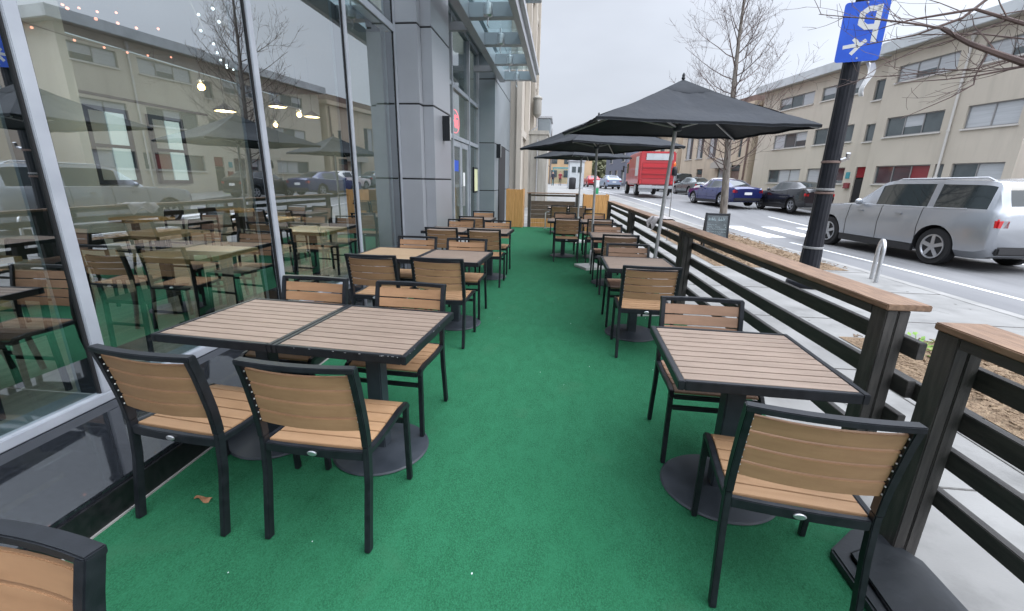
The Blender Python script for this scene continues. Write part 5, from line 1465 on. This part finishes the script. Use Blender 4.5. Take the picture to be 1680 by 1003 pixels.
# second tree just outside the view whose boughs reach in
t = thing('bough_tree', 'bare tree outside the picture whose dark bough crosses before the blue sign and beige block', 'tree', (4.55, 3.0, 0))
O = Vector((4.55, 3.0, 0))
mb = MB(); mb.tube([(0, 0, 0), (.02, .05, 1.0), (-.02, .08, 1.9), (.05, .1, 3.2), (.1, .05, 5)], [.15, .12, .10, .07, .03], 10); mb.build('trunk', M['bark'], t, smooth=True)
mb = MB(); rr = random.Random(8)
def hand(pts, r0, r1, twigs=6, tl=.5):
    P = [Vector(p)-O for p in pts]; n = len(P)
    rs = [r0+(r1-r0)*i/(n-1) for i in range(n)]
    mb.tube(P, rs, 6, cap=False)
    for k in range(twigs):
        i = rr.randint(0, n-2); q = P[i].lerp(P[i+1], rr.random()); base = (P[i+1]-P[i]).normalized()
        grow(mb, q, base*.8+Vector((rr.uniform(-.5, .4), rr.uniform(-.9, .9), rr.uniform(-.7, .8))), tl*rr.uniform(.5, 1.2), max(.0025, rs[i]*.4), 1, rr, .05, 4, .2, (1, 3), .0018)
hand([(4.53, 3.08, 1.9), (4.0, 3.4, 2.15), (3.5, 3.6, 2.27), (3.2, 3.6, 2.31), (3.04, 3.6, 2.35), (2.88, 3.6, 2.40), (2.67, 3.6, 2.47), (2.48, 3.6, 2.56)], .035, .012, 5, .4)
hand([(2.48, 3.6, 2.56), (2.3, 3.6, 2.59), (2.07, 3.6, 2.62), (1.91, 3.62, 2.64), (1.71, 3.65, 2.67)], .008, .002, 9, .35)
hand([(3.35, 3.6, 2.29), (3.05, 3.6, 2.33), (2.8, 3.62, 2.28), (2.62, 3.64, 2.26), (2.31, 3.66, 2.24)], .009, .0025, 6, .4)
hand([(2.78, 3.62, 2.275), (2.77, 3.6, 2.22), (2.65, 3.6, 2.14), (2.37, 3.62, 2.0)], .006, .002, 3, .3)
hand([(2.80, 3.6, 2.42), (2.78, 3.6, 2.34), (2.76, 3.6, 2.25)], .007, .004, 1, .2)
hand([(4.58, 3.1, 2.6), (3.6, 3.5, 2.62), (2.97, 3.6, 2.58), (2.65, 3.6, 2.67), (2.29, 3.62, 2.62), (2.13, 3.64, 2.58)], .02, .002, 9, .5)
hand([(4.58, 3.1, 2.9), (3.5, 3.7, 2.95), (2.9, 3.75, 2.85), (2.66, 3.7, 2.65), (2.39, 3.7, 2.55), (2.1, 3.72, 2.5)], .02, .002, 9, .45)
hand([(2.9, 3.62, 2.62), (2.69, 3.6, 2.53), (2.4, 3.6, 2.44), (2.17, 3.6, 2.35), (2.0, 3.6, 2.22)], .006, .0018, 6, .3)
hand([(4.6, 3.1, 3.4), (5.4, 2.4, 4.2), (6.0, 2.0, 4.9)], .03, .008, 6, .9)
for k in range(5):
    x0 = rr.uniform(2.75, 3.1); z0 = rr.uniform(2.3, 2.72); x1 = x0-rr.uniform(.4, .95)
    hand([(3.4, 3.75, 2.5), (x0, 3.7, z0), ((x0+x1)/2, 3.72, z0+rr.uniform(-.06, .05)), (x1, 3.75, z0+rr.uniform(-.2, .1))], .006, .0014, 5, .3)
mb.build('branches', M['twig'], t, fix=False)
# far street trees
for k, (x, y, h_, lab) in enumerate(((-1.9, 74, 9, 'far bare tree on the restaurant side beyond the walkers'), (2.6, 92, 10, 'far bare tree near the end of the street before the orange house'), (10.2, 60, 8, 'far bare tree on the shop side behind the dark parked estate car'), (9.0, 88, 9, 'far bare tree beyond the blue building'))):
    t = thing('far_tree', lab, 'tree', (x, y, G(y)), 0, 'bare trees far along the street')
    rr = random.Random(40+k)
    mb = MB(); mb.tube([(0, 0, 0), (.05, 0, h_*.3), (0, .1, h_*.6), (.1, 0, h_*.9)], [.2, .16, .09, .03], 8); mb.build('trunk', M['bark'], t, smooth=True)
    mb = MB(); z = h_*.28
    while z < h_*.85:
        a = rr.uniform(0, 6.28); el = R(rr.uniform(20, 55)); grow(mb, Vector((.03, 0, z)), Vector((math.cos(a)*math.cos(el), math.sin(a)*math.cos(el), math.sin(el))), h_*.33*(1.15-z/h_), .05, 2, rr, .15, 4, .2, (3, 4), .012)
        z += h_*.05
    mb.build('branches', M['twig'], t, fix=False)
# wooded hill at the end of the street
mb = MB(); rr = random.Random(77)
for k in range(900):
    x = rr.uniform(-90, 70); y = rr.uniform(150, 235); hz = 1.2+max(0, (y-150)*.10)
    r = rr.uniform(1.5, 3.4); c_ = Vector((x, y, hz+rr.uniform(1.5, 5)))
    for j in range(22):
        d = Vector((rr.gauss(0, 1), rr.gauss(0, 1), rr.gauss(0, 1))).normalized()
        p = c_+d*r*rr.uniform(.5, 1); u = d.orthogonal().normalized()*rr.uniform(.35, .8); v = d.cross(u).normalized()*rr.uniform(.35, .8)
        mb.add([p-u-v, p+u-v*.6, p+u*.7+v, p-u*.8+v*.9], [(0, 1, 2, 3)])
o = mb.build('woodland', M['fartree'], fix=False); tag(o, kind='stuff')

# ================================================================== LIGHT
w = bpy.data.worlds.new('World'); scn.world = w; w.use_nodes = True
N, L = w.node_tree.nodes, w.node_tree.links
bg = N['Background']; bg.inputs['Strength'].default_value = .10
sky = N.new('ShaderNodeTexSky'); sky.sky_type = 'NISHITA'; sky.sun_disc = False
SE, SA = R(38), R(108)
sky.sun_elevation = SE; sky.sun_rotation = SA; sky.dust_density = 3; sky.air_density = 1.2
tc = N.new('ShaderNodeTexCoord'); sp = N.new('ShaderNodeSeparateXYZ'); L.new(tc.outputs['Generated'], sp.inputs[0])
# overcast cloud deck: brighter overhead than near the horizon, faint cloud structure
cr = N.new('ShaderNodeValToRGB'); cr.color_ramp.interpolation = 'EASE'
e = cr.color_ramp.elements
e[0].position = 0; e[0].color = (.275, .275, .275, 1); e[1].position = 1; e[1].color = (1.0, 1.0, 1.0, 1)
for pos, v in ((.02, .275), (.36, .29), (.62, .70)):
    x = e.new(pos); x.color = (v, v, v, 1)
L.new(sp.outputs['Z'], cr.inputs['Fac'])
mp = N.new('ShaderNodeMapping'); mp.inputs['Scale'].default_value = (1.2, 1.2, 3.0); L.new(tc.outputs['Generated'], mp.inputs['Vector'])
nz_ = N.new('ShaderNodeTexNoise'); nz_.inputs['Scale'].default_value = 1.7; nz_.inputs['Detail'].default_value = 4; L.new(mp.outputs[0], nz_.inputs['Vector'])
mr = N.new('ShaderNodeMapRange'); mr.inputs[1].default_value = .3; mr.inputs[2].default_value = .7; mr.inputs[3].default_value = .89; mr.inputs[4].default_value = 1.11; L.new(nz_.outputs['Fac'], mr.inputs[0])
vm = N.new('ShaderNodeVectorMath'); vm.operation = 'SCALE'; L.new(cr.outputs['Color'], vm.inputs[0]); L.new(mr.outputs[0], vm.inputs['Scale'])
dt = N.new('ShaderNodeVectorMath'); dt.operation = 'DOT_PRODUCT'; dt.inputs[1].default_value = (math.sin(SA)*math.cos(SE), math.cos(SA)*math.cos(SE), math.sin(SE)); L.new(tc.outputs['Generated'], dt.inputs[0])
gl = N.new('ShaderNodeMapRange'); gl.interpolation_type = 'SMOOTHSTEP'; gl.inputs[1].default_value = -.1; gl.inputs[2].default_value = 1.0; gl.inputs[3].default_value = 1.0; gl.inputs[4].default_value = 2.3; L.new(dt.outputs['Value'], gl.inputs[0])
vg = N.new('ShaderNodeVectorMath'); vg.operation = 'SCALE'; L.new(vm.outputs[0], vg.inputs[0]); L.new(gl.outputs[0], vg.inputs['Scale'])
vt = N.new('ShaderNodeVectorMath'); vt.operation = 'MULTIPLY'; vt.inputs[1].default_value = (17.6, 18.8, 21.1); L.new(vg.outputs[0], vt.inputs[0])
mxn = N.new('ShaderNodeMix'); mxn.data_type = 'RGBA'; mxn.inputs[0].default_value = .92; L.new(sky.outputs[0], mxn.inputs[6]); L.new(vt.outputs[0], mxn.inputs[7])
L.new(mxn.outputs[2], bg.inputs['Color'])
sd = bpy.data.lights.new('sun', 'SUN'); sd.energy = .6; sd.angle = R(25); sd.color = (1, .965, .92)
so = bpy.data.objects.new('sun', sd); COL.objects.link(so)
dv = Vector((math.sin(SA)*math.cos(SE), math.cos(SA)*math.cos(SE), math.sin(SE)))
so.rotation_euler = dv.to_track_quat('Z', 'Y').to_euler()

scn.view_settings.view_transform = 'Standard'
scn.view_settings.look = 'None'
scn.view_settings.exposure = 0.52
scn.view_settings.gamma = 1
cy = scn.cycles
cy.use_denoising = True
cy.max_bounces = 8; cy.transparent_max_bounces = 14; cy.glossy_bounces = 5; cy.diffuse_bounces = 4
cy.caustics_reflective = False; cy.caustics_refractive = False
cy.sample_clamp_indirect = 6
